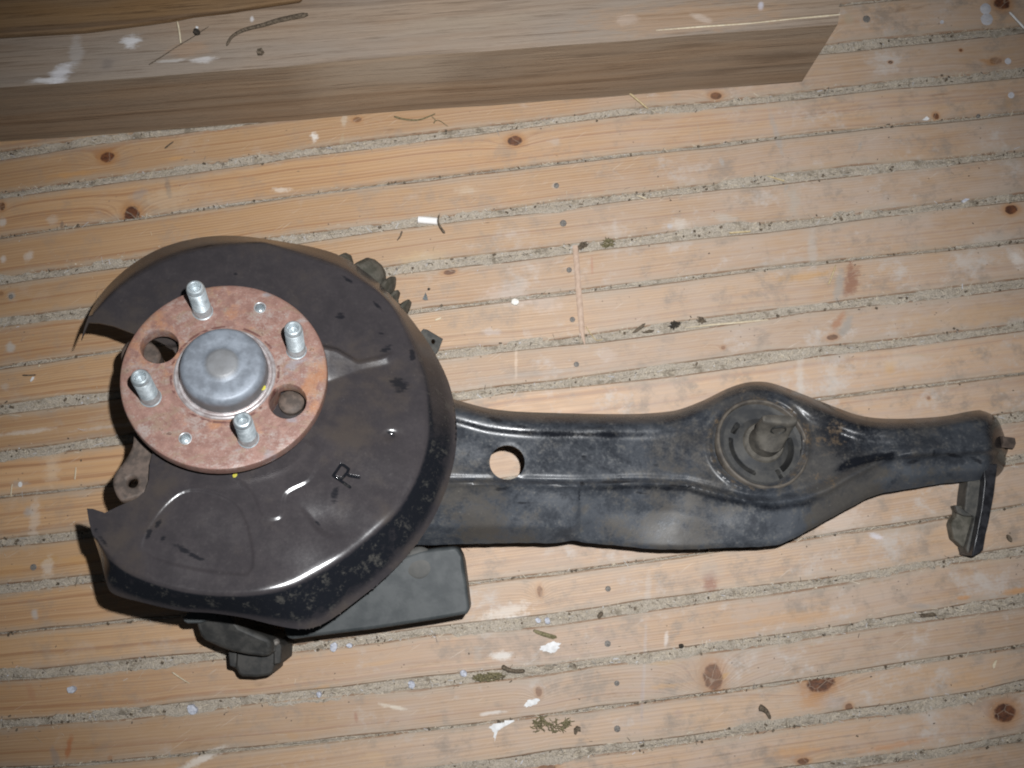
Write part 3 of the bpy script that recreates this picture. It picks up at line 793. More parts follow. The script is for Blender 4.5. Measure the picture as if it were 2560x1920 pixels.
# ------------------------------------------------------------------ wheel hub
def hubpx(x, y): p = lw(x, y, 0); return p.x, p.y
RF = .0682
h1, h2 = hubpx(399, 866), hubpx(719, 1003)
t1, t2 = hubpx(650, 769), hubpx(463, 1096)
holes = [circle(*h1, .0128, 36), circle(*h2, .0128, 36), circle(*t1, .0035, 18), circle(*t2, .0035, 18)]
face_out = circle(0, 0, RF - .0016, 110)
P, Fc = trisheet(face_out, holes + [circle(0, 0, .0325, 72)], .0032)
P3 = np.c_[P, np.zeros(len(P))]
Fc = orient_up(P3, Fc)
vv = [Vector(p) for p in P3]; ff = [tuple(int(k) for k in t) for t in Fc]
def ringstrip(prof, n):
    b = len(vv)
    for r, h in prof:
        for i in range(n):
            a = 2 * math.pi * i / n
            vv.append(Vector((r * math.cos(a), r * math.sin(a), h)))
    for k in range(len(prof) - 1):
        for i in range(n):
            j = (i + 1) % n
            ff.append((b + k * n + i, b + (k + 1) * n + i, b + (k + 1) * n + j, b + k * n + j))
ringstrip([(RF - .0016, 0), (RF - .0006, -.0004), (RF, -.0016), (RF, -.0085), (RF - .001, -.0095)], 110)
ringstrip([(.0365, -.001), (.0360, -.012), (.0360, -.03)], 72)
for (cx, cy), r, ch in ((h1, .0128, .0), (h2, .0128, .0), (t1, .0035, .0), (t2, .0035, .0)):
    m = 36 if r > .01 else 18; b = len(vv)
    for h, s in ((0, 1), (-.0012, .95 if r > .01 else .96), (-.0098, .95 if r > .01 else .96)):
        for i in range(m):
            a = 2 * math.pi * i / m
            vv.append(Vector((cx + r * s * math.cos(a), cy + r * s * math.sin(a), h)))
    for k in range(2):
        for i in range(m):
            j = (i + 1) % m
            ff.append((b + k * m + i, b + k * m + j, b + (k + 1) * m + j, b + (k + 1) * m + i))
me = mesh("wheel_hub", vv, ff)
bm = bmesh.new(); bm.from_mesh(me); bmesh.ops.remove_doubles(bm, verts=bm.verts, dist=.00002); bm.to_mesh(me); bm.free()
hub = link("wheel_hub", me, HUBM, arm, math.radians(38))
hub["label"] = "round rusty pinkish hub flange with four studs"
v, f = lathe([(.0338, -.0004), (.0332, .0007), (.0322, .0012), (.0312, .0008), (.0306, -.0005), (.0298, -.0012), (.0290, .0004), (.0284, .0012)], 96)
for tx, ty in (t1, t2):
    v2, f2 = lathe([(.0042, .0001), (.0037, .0003), (.0033, -.0010), (.0031, -.0016), (.0033, -.0022), (.0031, -.0028), (.0033, -.0034), (.0031, -.0080), (0, -.0082)], 24, None, (tx, ty, 0))
    link("threaded_hole", mesh("threaded_hole", v2, f2), ZINC, hub, 3.14)
link("machined_ring", mesh("machined_ring", v, f), BRIGHT, hub, 3.14)
v, f = lathe([(.0288, -.001), (.0286, .004), (.0282, .0100), (.0275, .0130), (.0262, .0150), (.0242, .0160), (.0180, .0158), (.0138, .0156), (.0118, .0160),
              (.0100, .0174), (.0085, .0179), (.004, .0180), (0, .0180)], 96)
link("grease_cap", mesh("grease_cap", v, f), CAPM, hub, 3.14)
ph = 1.98439
prof = [(.0070, -.0005), (.0070, .0006), (.0064, .0010), (.0064, .0070), (.0060, .0078)]
h = .0090
while h < .0315:
    prof += [(.0060, h), (.0061, h + .0003), (.0053, h + .0009), (.0053, h + .0011)]; h += .0015
prof += [(.0060, .0326), (.0058, .0338), (.0050, .0350), (.0040, .0353), (.0036, .0350), (.0033, .0325), (.0030, .0300), (0, .0297)]
for k in range(4):
    a = ph - k * math.pi / 2
    v, f = lathe(prof, 28, None, (.05 * math.cos(a), .05 * math.sin(a), 0))
    link("wheel_stud", mesh("wheel_stud", v, f), ZINC, hub, math.radians(32))
for (x, y, w) in ((651, 967, .0035), (588, 1187, -.0206)):
    p = lw(x, y, w); v = []; f = []
    if w > 0: p = Vector((p.x, p.y, 0)).normalized() * .0286 + Vector((0, 0, w))
    for i in range(9):
        a = 2 * math.pi * i / 9; r = random.uniform(.0013, .0026)
        v.append(p + Vector((r * math.cos(a) * .8, r * math.sin(a), .0004)))
    v.append(p + Vector((0, 0, .0009)))
    f = [(i, (i + 1) % 9, 9) for i in range(9)]
    link("paint_dab", mesh("paint_dab", v, f), YELLOW, hub, 3.14)

# ------------------------------------------------------------------ dust shield (pressed sheet)
OUT = [(203, 850), (214, 810), (237, 758), (278, 706), (336, 657), (405, 619), (486, 596), (556, 589), (625, 592), (706, 604), (787, 619), (856, 642),
       (926, 689), (984, 746), (1042, 816), (1088, 885), (1123, 960), (1140, 1042), (1141, 1111), (1129, 1180), (1105, 1250), (1070, 1319), (1018, 1389),
       (960, 1447), (903, 1493), (833, 1545), (787, 1568), (741, 1572), (683, 1562), (613, 1545), (532, 1533), (451, 1527), (347, 1504), (289, 1487),
       (268, 1464), (249, 1389), (226, 1319), (217, 1271)]
INN = [(233, 781), (282, 728), (344, 683), (426, 642), (508, 617), (631, 605), (692, 613), (836, 660), (881, 682), (952, 732), (998, 788), (1038, 879),
       (1059, 945), (1067, 1016), (1066, 1100), (1042, 1186), (1004, 1258), (946, 1320), (875, 1378), (803, 1426), (707, 1469), (611, 1488), (487, 1483),
       (372, 1454), (285, 1407), (240, 1350)]
out_s = spline(OUT, 5); inn_s = spline(INN, 5)
CX, CY = 559., 936.
dO = densify([tuple(p) for p in out_s], 5.5, False)
poly = list(map(tuple, dO)) + [(232, 1272), (262, 1282), (300, 1264), (340, 1247), (362, 1228), (372, 1200), (374, 1160), (388, 1110), (430, 1070), (470, 1010),
        (470, 930), (430, 870), (390, 850), (345, 838), (285, 815), (248, 807), (222, 806)]
def polar(pts):
    a = np.arctan2(pts[:, 1] - CY, pts[:, 0] - CX); r = np.hypot(pts[:, 0] - CX, pts[:, 1] - CY)
    a = np.where(a < -math.pi + .42, a + 2 * math.pi, a)      # cut on the left side, where the shield is open
    return a, r
ao, ro = polar(out_s); ai, ri = polar(inn_s)
so, si = np.argsort(ao), np.argsort(ai)
bore = circle(566, 947, 134, 60)
th = np.arctan2(out_s[:, 1] - CY, out_s[:, 0] - CX)
aa, rr_ = polar(dO); r_in = np.interp(aa, ai[si], ri[si])
ext = []
for q in (.10, .22, .36, .50, .64, .78, .90, 1.0, 1.12):
    rq = rr_ + (r_in - rr_) * q
    ext.append(np.stack([CX + rq * np.cos(aa), CY + rq * np.sin(aa)], 1))
ext = np.concatenate(ext); ext = ext[inside(ext, poly)]; ext = ext[dist(ext, poly) > 2.0]
def allow(G):
    a, r = polar(G); o_ = np.interp(a, ao[so], ro[so]); i_ = np.interp(a, ai[si], ri[si])
    return (r - i_) / np.maximum(o_ - i_, 6) < -.2
LT = lambda L: [(780 + x * .1326, 1040 + y * .1326) for x, y in L]
RST = [LT(L) for L in ([(400, 1125), (715, 1340)], [(400, 1125), (545, 915), (600, 930), (690, 1000), (660, 1080), (560, 1180), (480, 1165)], [(640, 1090), (700, 1125), (885, 1158)])]
lx, ly = np.meshgrid(np.arange(824, 904, 1.2), np.arange(1152, 1226, 1.2))
LG = np.stack([lx.ravel(), ly.ravel()], 1)
ext = np.concatenate([ext, LG])
allow0 = allow
allow = lambda G: allow0(G) & ~((G[:, 0] > 822) & (G[:, 0] < 905.5) & (G[:, 1] > 1150) & (G[:, 1] < 1227.5))
P, Fc = trisheet(poly, [bore], 3.7, ext, allow)
ang, rad = polar(P)
rO = np.interp(ang, ao[so], ro[so]); rI = np.interp(ang, ai[si], ri[si])
t = (rad - rI) / np.maximum(rO - rI, 6)
px_t = np.maximum(rO - rI, 6)
def ramp_(t): return np.clip(t, 0, 1.4)
kw = np.clip(9. / px_t, .02, .4)                             # bend radius of the pressed edge
drop = .0205 * sum(ramp_(t + k * kw) for k in (-1, -.75, -.5, -.25, 0, .25, .5, .75, 1)) / 9
w = -.0215 - drop
def feat(poly, h, soft): return h * sstep(-sdf(P, poly), -soft * .5, soft * .5)
Z2 = lambda L: [(180 + x * .479, 1100 + y * .479) for x, y in L]
panel = spline(Z2([(480, 350), (620, 262), (820, 310), (905, 420), (945, 600), (925, 690), (850, 700), (600, 665), (400, 600), (372, 520)]), 5, True)
letterp = spline(Z2([(1185, 330), (1235, 400), (1300, 480), (1390, 505), (1500, 470), (1640, 330), (1720, 150), (1740, 20), (1640, -60), (1480, 10), (1330, 130), (1230, 240)]), 5, True)
yrib = spline(Z2([(800, 150), (880, 215), (950, 290), (1000, 400), (1090, 400), (1115, 280), (1240, 205), (1290, 90), (1240, 10), (1050, 20)]), 5, True)
rib = [(760, 876), (812, 869), (843, 876), (896, 907), (950, 896), (977, 884), (982, 900), (972, 912), (905, 926), (822, 955), (760, 955)]
w = w + feat(panel, -.0009, 8) * (.35 + .65 * sstep(P[:, 0] + P[:, 1] * .4, 880, 990)) + feat(letterp, -.0016, 15) * np.exp(-(((P[:, 0] - 785) / 55) ** 2 + ((P[:, 1] - 1315) / 45) ** 2)) + feat(yrib, .0008, 11)
yu = np.interp(P[:, 0], [760, 812, 843, 896, 950, 977], [869, 869, 876, 907, 896, 886]); yl = np.interp(P[:, 0], [760, 822, 905, 972, 982], [957, 955, 926, 912, 905])
w = w + sum(.29 * np.clip(yl - (P[:, 1] + k), 0, yl - yu) / 3700 * sstep(P[:, 1] + k, yu - 7, yu) for k in (-2, -1, 0, 1, 2)) / 5 * sstep(P[:, 0], 995, 965) + 0 * feat(rib, 1.0, 12)
dl = np.minimum.reduce([dist(P, st_, False) for st_ in RST])
w = w - .0008 * sstep(dl, 4.2, .4)                          # the stamped letter R
# dent by the letter, a few shallow waves from handling
w = w - .0016 * np.exp(-(((P[:, 0] - 978) / 16) ** 2 + ((P[:, 1] - 1088) / 10) ** 2)) + .0004 * np.sin(P[:, 0] * .021 + P[:, 1] * .013) + .00025 * np.sin(P[:, 1] * .043 - P[:, 0] * .017)
P3 = lw_np(P, w)
Fc = orient_up(P3, Fc)
me = mesh("dust_shield", P3, [tuple(int(k) for k in q) for q in Fc])
wallm = sstep(t, .0, .05) * (1 - sstep(t, .66, .95)) * sstep((rO - rI), 18, 50)
low = sstep(P[:, 1], 900, 1250)
fattr(me, "bare_shade", np.clip(wallm * (.45 + .6 * low) + 1.0 * sstep(dl, 4.6, 2.2), 0, 1))  # letter strokes blackened too, painting in the shade of their grooves
sc_ = np.zeros(len(P))
for x, y, rx, ry, an in ((837, 1235, 14, 26, 20), (978, 1085, 16, 9, 25), (372, 1335, 22, 9, -60), (395, 1310, 16, 8, -60), (450, 1370, 34, 9, 25), (490, 1392, 26, 8, 20), (408, 1345, 10, 22, 30),
                         (795, 1310, 22, 6, 55), (850, 790, 16, 11, 20), (955, 833, 15, 5, 10), (965, 873, 22, 12, -40), (870, 700, 22, 5, 35), (940, 760, 26, 5, 45), (1030, 890, 9, 22, 0),
                         (640, 606, 40, 4, 0), (740, 622, 50, 4, 12), (520, 615, 36, 4, -8), (588, 685, 6, 4, 0), (1000, 960, 30, 30, 0), (240, 1320, 9, 14, 0), (255, 1350, 24, 8, 50), (865, 660, 20, 5, 30)):
    a = math.radians(an); dx, dy = P[:, 0] - x, P[:, 1] - y
    q = ((dx * math.cos(a) + dy * math.sin(a)) / rx) ** 2 + ((-dx * math.sin(a) + dy * math.cos(a)) / ry) ** 2
    sc_ = np.maximum(sc_, np.exp(-q * .8) * .8)
fattr(me, "scuff", sc_)
shield = link("dust_shield", me, SHIELDM, arm, 3.14)
shield["label"] = "dark pressed dust shield stamped with the letter R"
m = shield.modifiers.new("thickness", 'SOLIDIFY'); m.thickness = .0014; m.offset = -1
m = shield.modifiers.new("crisp_rim", 'EDGE_SPLIT'); m.split_angle = math.radians(50)
# ------------------------------------------------------------------ knuckle behind the hub: ears, housing, bushes, brackets
def slab(name, px, wtop, wbot, mat, parent=arm, bev=.0015, seg=2, holes=None):
    """block whose upper face is traced at w = wtop and whose lower face lies at wbot straight below it."""
    if holes:
        P, Fc = trisheet(px, holes, .5 * max(4, np.ptp(np.array(px)[:, 0]) / 12))
        P3 = lw_np(P, np.full(len(P), wtop)); Fc = orient_up(P3, Fc)
        me = mesh(name, P3, [tuple(int(k) for k in q) for q in Fc])
        o = link(name, me, mat, parent, math.radians(35))
        m = o.modifiers.new("thickness", 'SOLIDIFY'); m.thickness = wtop - wbot; m.offset = -1
        return o
    top = [lw(x, y, wtop) for x, y in px]
    bot = [Vector((p.x, p.y, wbot)) for p in top]
    v, f = prism(top, bot)
    o = link(name, fixnormals(mesh(name, v, f)), mat, parent, math.radians(35))
    if bev: bevel(o, bev, seg)
    return o
def block(name, px, ztop, zbot, mat, parent=arm, bev=.0015, seg=2):
    """block traced at a height above the floor; ztop may be one height or one per corner."""
    zt = ztop if isinstance(ztop, (list, tuple)) else [ztop] * len(px)
    top = [at(x, y, z) for (x, y), z in zip(px, zt)]
    bot = [Vector((p.x, p.y, zbot)) for p in top]
    v, f = prism([HMI @ p for p in top], [HMI @ p for p in bot])
    o = link(name, fixnormals(mesh(name, v, f)), mat, parent, math.radians(35))
    if bev: bevel(o, bev, seg)
    return o
v, f = lathe([(.047, -.088), (.047, -.040), (.045, -.030), (.041, -.026), (.034, -.0245), (0, -.0245)], 48)
link("bearing_housing", mesh("bearing_housing", v, f), CAST, arm, math.radians(40))
ear = spline([(420, 1060), (345, 1070), (331, 1119), (310, 1156), (288, 1184), (283, 1207), (289, 1232), (302, 1250), (328, 1246), (354, 1236), (374, 1216), (384, 1180), (400, 1140), (440, 1100)], 4, True)
o = slab("knuckle_ear", ear, -.031, -.043, CASTB, arm, 0, 0, [circle(331, 1205, 15, 20, 15)])
o["label"] = "brown iron ear with a bolt hole"
slab("knuckle_ear", spline([(360, 840), (330, 845), (308, 862), (300, 885), (306, 910), (330, 925), (380, 920), (400, 880)], 4, True), -.030, -.06, CASTB, arm, .003, 3)
v, f = lathe([(.0088, -.024), (.0088, -.0172), (.0078, -.0162), (.004, -.0158), (0, -.0157)], 24, None, lw(728, 1003, -.016) - Vector((0, 0, -.016)))
link("housing_boss", mesh("housing_boss", v, f), CASTB, arm, math.radians(40))
# dark flat lower plate with a faint round boss
lp = [(700, 1500), (1050, 1376), (1100, 1370), (1136, 1367), (1147, 1374), (1155, 1388), (1160, 1407), (1167, 1460), (1174, 1518), (1173, 1530), (1166, 1536), (1154, 1538), (1100, 1548), (946, 1572), (800, 1590), (735, 1599), (720, 1598), (714, 1590), (712, 1578)]
plate = block("lower_plate", lp, [.066] + [.064] * 4 + [.062] * 14, .030, PLATEM, arm, .005, 4)
plate["label"] = "flat dusty grey plate under the shield"
c = at(1047, 1410, .0630)
v, f = lathe([(.0125, -.002), (.0118, .0001), (.009, .0006), (.005, .0009), (0, .001)], 36, None, (0, 0, 0))
link("plate_boss", mesh("plate_boss", [HMI @ (c + p) for p in v], f), PLATEB, plate, 3.14)
# bush that pokes out under the shield towards the front
bpx = [(485, 1520), (487, 1545), (494, 1575), (500, 1592), (512, 1602), (545, 1618), (580, 1630), (620, 1638), (655, 1642), (676, 1640), (682, 1630), (681, 1612), (675, 1598), (655, 1590), (600, 1565), (575, 1530), (560, 1505)]
bush = block("lower_bush", bpx, [.064] * 2 + [.062, .06, .058, .056, .055, .054, .053, .052, .052, .054, .056, .058] + [.064] * 3, .004, RUBBERD, arm, .006, 4)
block("bush_sleeve", [(568, 1625), (572, 1660), (576, 1668), (590, 1672), (595, 1686), (604, 1692), (640, 1694), (675, 1689), (682, 1680), (685, 1664), (700, 1660), (703, 1652), (703, 1618), (696, 1608), (680, 1600)], .036, .0008, CASTD, arm, .0035, 3)
block("bush_washer", [(570, 1630), (573, 1666), (590, 1670), (592, 1632)], .040, .002, CASTD, arm, .001, 2)
block("bush_washer", [(684, 1605), (684, 1662), (702, 1659), (704, 1616), (697, 1606)], .041, .002, CASTD, arm, .001, 2)
block("shim_plate", [(456, 1545), (459, 1554), (468, 1559), (500, 1558), (540, 1545), (540, 1520), (470, 1530)], .066, .063, PLATEM, arm, .001, 2)
c = at(689, 1606, .046)
v, f = lathe([(.0024, -.003), (.0022, .0006), (.0012, .0014), (0, .0015)], 14)
link("split_pin", mesh("split_pin", [HMI @ (c + p) for p in v], f), NAIL, arm, 3.14)
# ribbed rubber bush that shows beyond the upper right of the shield
def ribbed(name, stations, zc, mat, parent=arm, n=28):
    v, f = [], []
    A = at(*stations[0][:2], zc); B = at(*stations[-1][:2], zc)
    ax = (B - A).normalized(); s = ax.cross(Vector((0, 0, 1))).normalized(); up = s.cross(ax)
    for x, y, r in stations:
        p = at(x, y, zc); r = r * (CAMH - zc) / FPX
        for k in range(n):
            a = 2 * math.pi * k / n
            v.append(HMI @ (p + s * (r * math.cos(a)) + up * (r * math.sin(a))))
    for i in range(len(stations) - 1):
        for k in range(n):
            j = (k + 1) % n
            f.append((i * n + k, i * n + j, (i + 1) * n + j, (i + 1) * n + k))
    f += [tuple(range(n)), tuple(range((len(stations) - 1) * n, len(stations) * n))]
    return link(name, fixnormals(mesh(name, v, f)), mat, parent, math.radians(50))
ax0, ax1 = np.array((820., 668.)), np.array((1012., 800.))
prof = [(0, 18), (.03, 44), (.08, 62), (.13, 64), (.18, 54), (.215, 40), (.23, 40), (.26, 66), (.31, 86), (.38, 92), (.46, 90), (.53, 80), (.575, 66), (.595, 58), (.605, 62), (.63, 80), (.655, 84), (.685, 72), (.705, 52),
        (.72, 40), (.74, 52), (.76, 58), (.785, 56), (.80, 42), (.84, 30), (.87, 30), (.89, 44), (.915, 54), (.945, 52), (.965, 38), (.985, 16)]
ribbed("ribbed_bush", [(*(ax0 + (ax1 - ax0) * t_), r * .92) for t_, r in prof], .030, RUBBERB)
slab("cable_tab", [(1040, 842), (1058, 822), (1068, 824), (1107, 847), (1097, 873), (1093, 880), (1075, 895), (1050, 880)], -.052, -.0545, ARMM if False else BRKT, arm, 0, 0, [circle(1083, 853, 5, 12, 7)])

# ------------------------------------------------------------------ arm body (two pressings welded into a box)
TX = [(1030, 960), (1090, 985), (1136, 998), (1208, 1018), (1260, 1026), (1317, 1030), (1462, 1034), (1550, 1035), (1606, 1034), (1660, 1030), (1700, 1023), (1758, 1001), (1817, 972), (1863, 957), (1902, 954), (1941, 961),
      (2011, 987), (2089, 1018), (2147, 1038), (2205, 1046), (2283, 1046), (2361, 1040), (2419, 1029), (2455, 1025), (2480, 1029), (2500, 1042), (2512, 1066), (2521, 1095), (2527, 1130), (2526, 1160), (2514, 1182), (2498, 1192), (2458, 1199)]
DX = [(2458, 1199), (2400, 1205), (2338, 1212), (2244, 1227), (2186, 1239), (2147, 1257), (2089, 1289), (2030, 1321), (1972, 1352), (1935, 1364), (1856, 1368), (1780, 1371), (1700, 1374), (1640, 1373), (1570, 1367), (1500, 1360),
      (1462, 1356), (1430, 1352), (1389, 1358), (1340, 1357), (1281, 1358), (1200, 1359), (1136, 1361), (1030, 1363)]
ts = spline(TX, 4); ds = spline(DX, 4)
for i in range(len(ds)):                                   # ragged lower seam
    ds[i, 1] += .5 * math.sin(ds[i, 0] * .13) + .5 * math.sin(ds[i, 0] * .047 + 1)
outl = [tuple(p) for p in ts] + [tuple(p) for p in ds[1:]]
BCX, BCY = 1896., 1109.
P, Fc = trisheet(outl, [circle(1268, 1156, 44, 44, 43), circle(BCX, BCY, 110, 80, 103)], 5.2)
x, y = P[:, 0], P[:, 1]
def lerpc(tab, x):
    a = np.array(sorted(tab)); return np.interp(x, a[:, 0], a[:, 1])
topmask = ts[:, 0] < 2490
T = lerpc([tuple(p) for p in ts if p[1] < 1080], np.minimum(x, 2512)); D = lerpc([tuple(p) for p in ds], np.minimum(x, 2458))
Pc = lerpc([(1030, 1188), (1136, 1190), (1454, 1192), (1606, 1188), (1715, 1192), (1780, 1206), (1870, 1226), (1933, 1229), (2019, 1194), (2069, 1171), (2128, 1144), (2186, 1131), (2233, 1126), (2300, 1122), (2530, 1112)], x)
Rc = lerpc([(1030, 1204), (1136, 1205), (1454, 1212), (1606, 1206), (1715, 1212), (1787, 1232), (1860, 1250), (1933, 1257), (2011, 1247), (2069, 1226), (2128, 1191), (2186, 1160), (2233, 1140), (2300, 1134), (2530, 1124)], x)
Cc = lerpc([(1030, 1318), (1430, 1318), (1454, 1302), (1530, 1285), (1606, 1277), (1680, 1277), (1751, 1293), (1830, 1315), (1900, 1322), (1990, 1305), (2090, 1255), (2150, 1222), (2250, 1195), (2400, 1180), (2530, 1170)], x)
wb = np.interp(x, [1030, 1500, 1900, 2100, 2280, 2530], [-.052, -.051, -.049, -.046, -.038, -.036])
zD = np.interp(x, [1030, 1700, 1980, 2150, 2260, 2530], [.047, .048, .046, .036, .026, .019])
wD = w_of_z(x, D, zD)
sd = np.minimum(wb - .006, wD)
wC = wb - .001 + (sd - wb) * np.interp(x, [1430, 1470, 1900, 2150, 2530], [.58, .55, .56, .56, .5])
tube_ = sstep(x, 2150, 2330)                                # towards the right the web turns into a round tube
rows_y = np.stack([T - 2, T + 5, T + 14, T + 27, T + 44, T + 62, Pc, Pc + (Rc - Pc) * .45, Rc, Rc + 9, Cc, D - 6, D + 3], 1)
z0 = np.zeros_like(x)
rows_w = np.stack([wb - .020, wb - .0105, wb - .0035, wb + .0008, wb + .0006, wb - .0022 + .004 * tube_, wb - .0020 + .0055 * tube_, wb - .0045 + .008 * tube_, wb + .0012 + .002 * tube_, wb - .003, wC, sd, sd - .004], 1)
rows_y = np.maximum.accumulate(rows_y + np.arange(13) * .01, 1)
def evalw(yy):
    out = np.zeros_like(x)
    for k in range(12):
        a, b = rows_y[:, k], rows_y[:, k + 1]
        m_ = (yy >= a) & (yy < b)
        q = (yy - a) / np.maximum(b - a, 1e-3)
        out = np.where(m_, rows_w[:, k] + (rows_w[:, k + 1] - rows_w[:, k]) * q, out)
    out = np.where(yy < rows_y[:, 0], rows_w[:, 0], out); out = np.where(yy >= rows_y[:, -1], rows_w[:, -1], out)
    return out
w = sum(evalw(y + k * 2.4) for k in (-2, -1, 0, 1, 2)) / 5
w -= .022 * sstep(x, 2452, 2530) ** 1.5                      # rounded end
dE = dist(P, [tuple(p) for p in ts if p[0] > 2440], False)
w -= .010 * np.exp(-dE / 12) * sstep(x, 2440, 2480)
rb = np.hypot((x - BCX) / 1.0, (y - BCY) * 1.07)
blend = sstep(rb, 150, 120)
w = w * (1 - blend) + (wb - .0022) * blend + .0022 * np.exp(-((rb - 124) / 6.) ** 2) - .0008 * np.exp(-((rb - 113) / 4.) ** 2)
sleeve = (1 - sstep(x, 1443, 1449)) * sstep(y, Rc - 4, Rc + 6)
w += .0013 * sleeve
w += .00015 * np.exp(-(((x - 1686) / 16) ** 2 + ((y - 1328) / 16) ** 2) ** 3)         # spot-weld pad
w += .0010 * np.exp(-(((x - 2228) / 30) ** 2 + ((y - 1078) / 22) ** 2) ** 2)
w += .00035 * np.sin(x * .037 + y * .02) + .00025 * np.sin(y * .071 - x * .023)
hx = np.hypot(x - 1268, y - 1156); w -= .0008 * np.exp(-((hx - 44) / 5) ** 2)
P3 = lw_np(P, w)
Fc = orient_up(P3, Fc)
me = mesh("arm_body", P3, [tuple(int(k) for k in q) for q in Fc])
edge = np.exp(-np.maximum(y - T, 0) / 14.)
cl = .95 * edge + .55 * np.exp(-((y - (T + 52)) / 9) ** 2) * sstep(x, 1700, 1500) + .75 * sstep(x, 2462, 2492) + .5 * np.exp(-((y - (Rc + 12)) / 6) ** 2) * sstep(x, 1460, 1520) * sstep(x, 1960, 1800)
cl += .9 * np.exp(-((y - (Pc + 14)) / 10) ** 2) * sstep(x, 2060, 2120) * sstep(x, 2245, 2225) + .6 * np.exp(-((y - (Rc + 14)) / 7) ** 2) * sstep(x, 1880, 1930) * sstep(x, 2100, 2000)
cl += .45 * np.exp(-((np.hypot(x - 2130, y - 1070)) / 90) ** 2)
cl -= .28 * sstep(y, Rc + 18, Rc + 40) * (1 - .6 * sstep(x, 2440, 2480))
fattr(me, "bare_shade", np.clip(cl, -.5, 1))
sc_ = np.zeros(len(P))
for sx, sy, rx, ry, an in ((1305, 1258, 46, 4, -1), (1600, 1233, 18, 5, 5), (1668, 1222, 18, 9, -10), (1880, 1252, 26, 9, 20), (1455, 1210, 8, 10, 0), (1460, 1145, 9, 12, -30), (1262, 1222, 24, 6, 0), (1160, 1245, 12, 4, 0),
                           (1635, 1330, 4, 7, 10), (2280, 1155, 26, 9, -20), (2335, 1135, 6, 16, 10), (2390, 1140, 34, 7, 10), (2440, 1150, 30, 6, 25), (1640, 1163, 12, 5, 5),
                           (1172, 1135, 5, 12, 20), (1300, 1068, 30, 7, 10), (1480, 1070, 60, 7, 0), (1240, 1050, 30, 9, 20), (2485, 1090, 8, 30, 0), (1448, 1240, 3, 30, 0), (1700, 1215, 60, 5, 4), (1540, 1205, 60, 5, -2)):
    a = math.radians(an); dx, dy = x - sx, y - sy
    q = ((dx * math.cos(a) + dy * math.sin(a)) / rx) ** 2 + ((-dx * math.sin(a) + dy * math.cos(a)) / ry) ** 2
    sc_ = np.maximum(sc_, np.exp(-q * .8) * .85)
fattr(me, "scuff", sc_)
ru = np.exp(-((rb - 120) / 14.) ** 2) * .55 + .75 * np.exp(-(((x - 2085) / 60) ** 2 + ((y - 1090) / 50) ** 2)) + .8 * np.exp(-(((x - 2065) / 34) ** 2 + ((y - 1198) / 20) ** 2)) + .35 * np.exp(-(((x - 1870) / 40) ** 2 + ((y - 975) / 14) ** 2)) + .4 * np.exp(-(((x - 1600) / 60) ** 2 + ((y - 1130) / 30) ** 2))
fattr(me, "rust", ru)
body = link("arm_body", me, ARMM, arm, math.radians(50))
body["label"] = "pressed black steel box arm with a round hole"
m = body.modifiers.new("thickness", 'SOLIDIFY'); m.thickness = .0026; m.offset = -1
m = body.modifiers.new("crisp_rim", 'EDGE_SPLIT'); m.split_angle = math.radians(55)

# ------------------------------------------------------------------ big rubber bush in the arm
bc = lw(1903, 1113, -.054)
wb0 = -.0505
nr, na = 64, 240
v, f = [], []
def slit(a, r):
    d = 0.0
    for a0, a1, rc, hw in ((172, 250, .0242, .0009), (-52, 14, .0238, .0016), (138, 156, .0236, .0014)):
        da = 0 if (a0 <= a <= a1) else min(abs(a - a0), abs(a - a1), abs(a + 360 - a1), abs(a - 360 - a0)) * math.pi / 180 * rc
        q = math.hypot(da, max(0, abs(r - rc) - hw * .6))
        d = max(d, 1 - min(1, max(0, (q - .0002) / .0010)))
    # short radial slot at the lower right
    ar = math.radians(-63); px_, py_ = r * math.cos(math.radians(a)), r * math.sin(math.radians(a))
    al = px_ * math.cos(ar) + py_ * math.sin(ar); ac = -px_ * math.sin(ar) + py_ * math.cos(ar)
    q = math.hypot(max(0, abs(al - .0262) - .0034), max(0, abs(ac) - .0008))
    return max(d, 1 - min(1, max(0, (q - .0002) / .0006)))
for i in range(nr + 1):
    r = .0105 + (.0336 - .0105) * i / nr
    for k in range(na):
        a = 360 * k / na - 100
        base = -.0535 + .0050 * max(0, min(1, (.0215 - r) / .0075)) + .0012 * max(0, min(1, (r - .030) / .003))
        if r < .0150: base += .001
        v.append(Vector((bc.x + r * math.cos(math.radians(a)), bc.y + r * math.sin(math.radians(a)), base - .022 * slit(a if a <= 260 else a - 360, r))))
for i in range(nr):
    for k in range(na):
        j = (k + 1) % na
        f.append((i * na + k, (i + 1) * na + k, (i + 1) * na + j, i * na + j))
big = link("rubber_bush", mesh("rubber_bush", v, f), simple("bush_rubber", (.030, .031, .033), (.062, .060, .056), 90, .7), arm, math.radians(60))
v, f = lathe([(.0368, -.0545), (.0366, -.0500), (.0358, -.0482), (.0346, -.0480), (.0338, -.0490), (.0332, -.0540), (.0328, -.0560)], 96, None, (bc.x - .0004, bc.y - .0002, 0))
link("outer_ring", mesh("outer_ring", v, f), simple("ring_steel", (.062, .054, .047), (.115, .098, .080), 120, .6), big, 3.14)
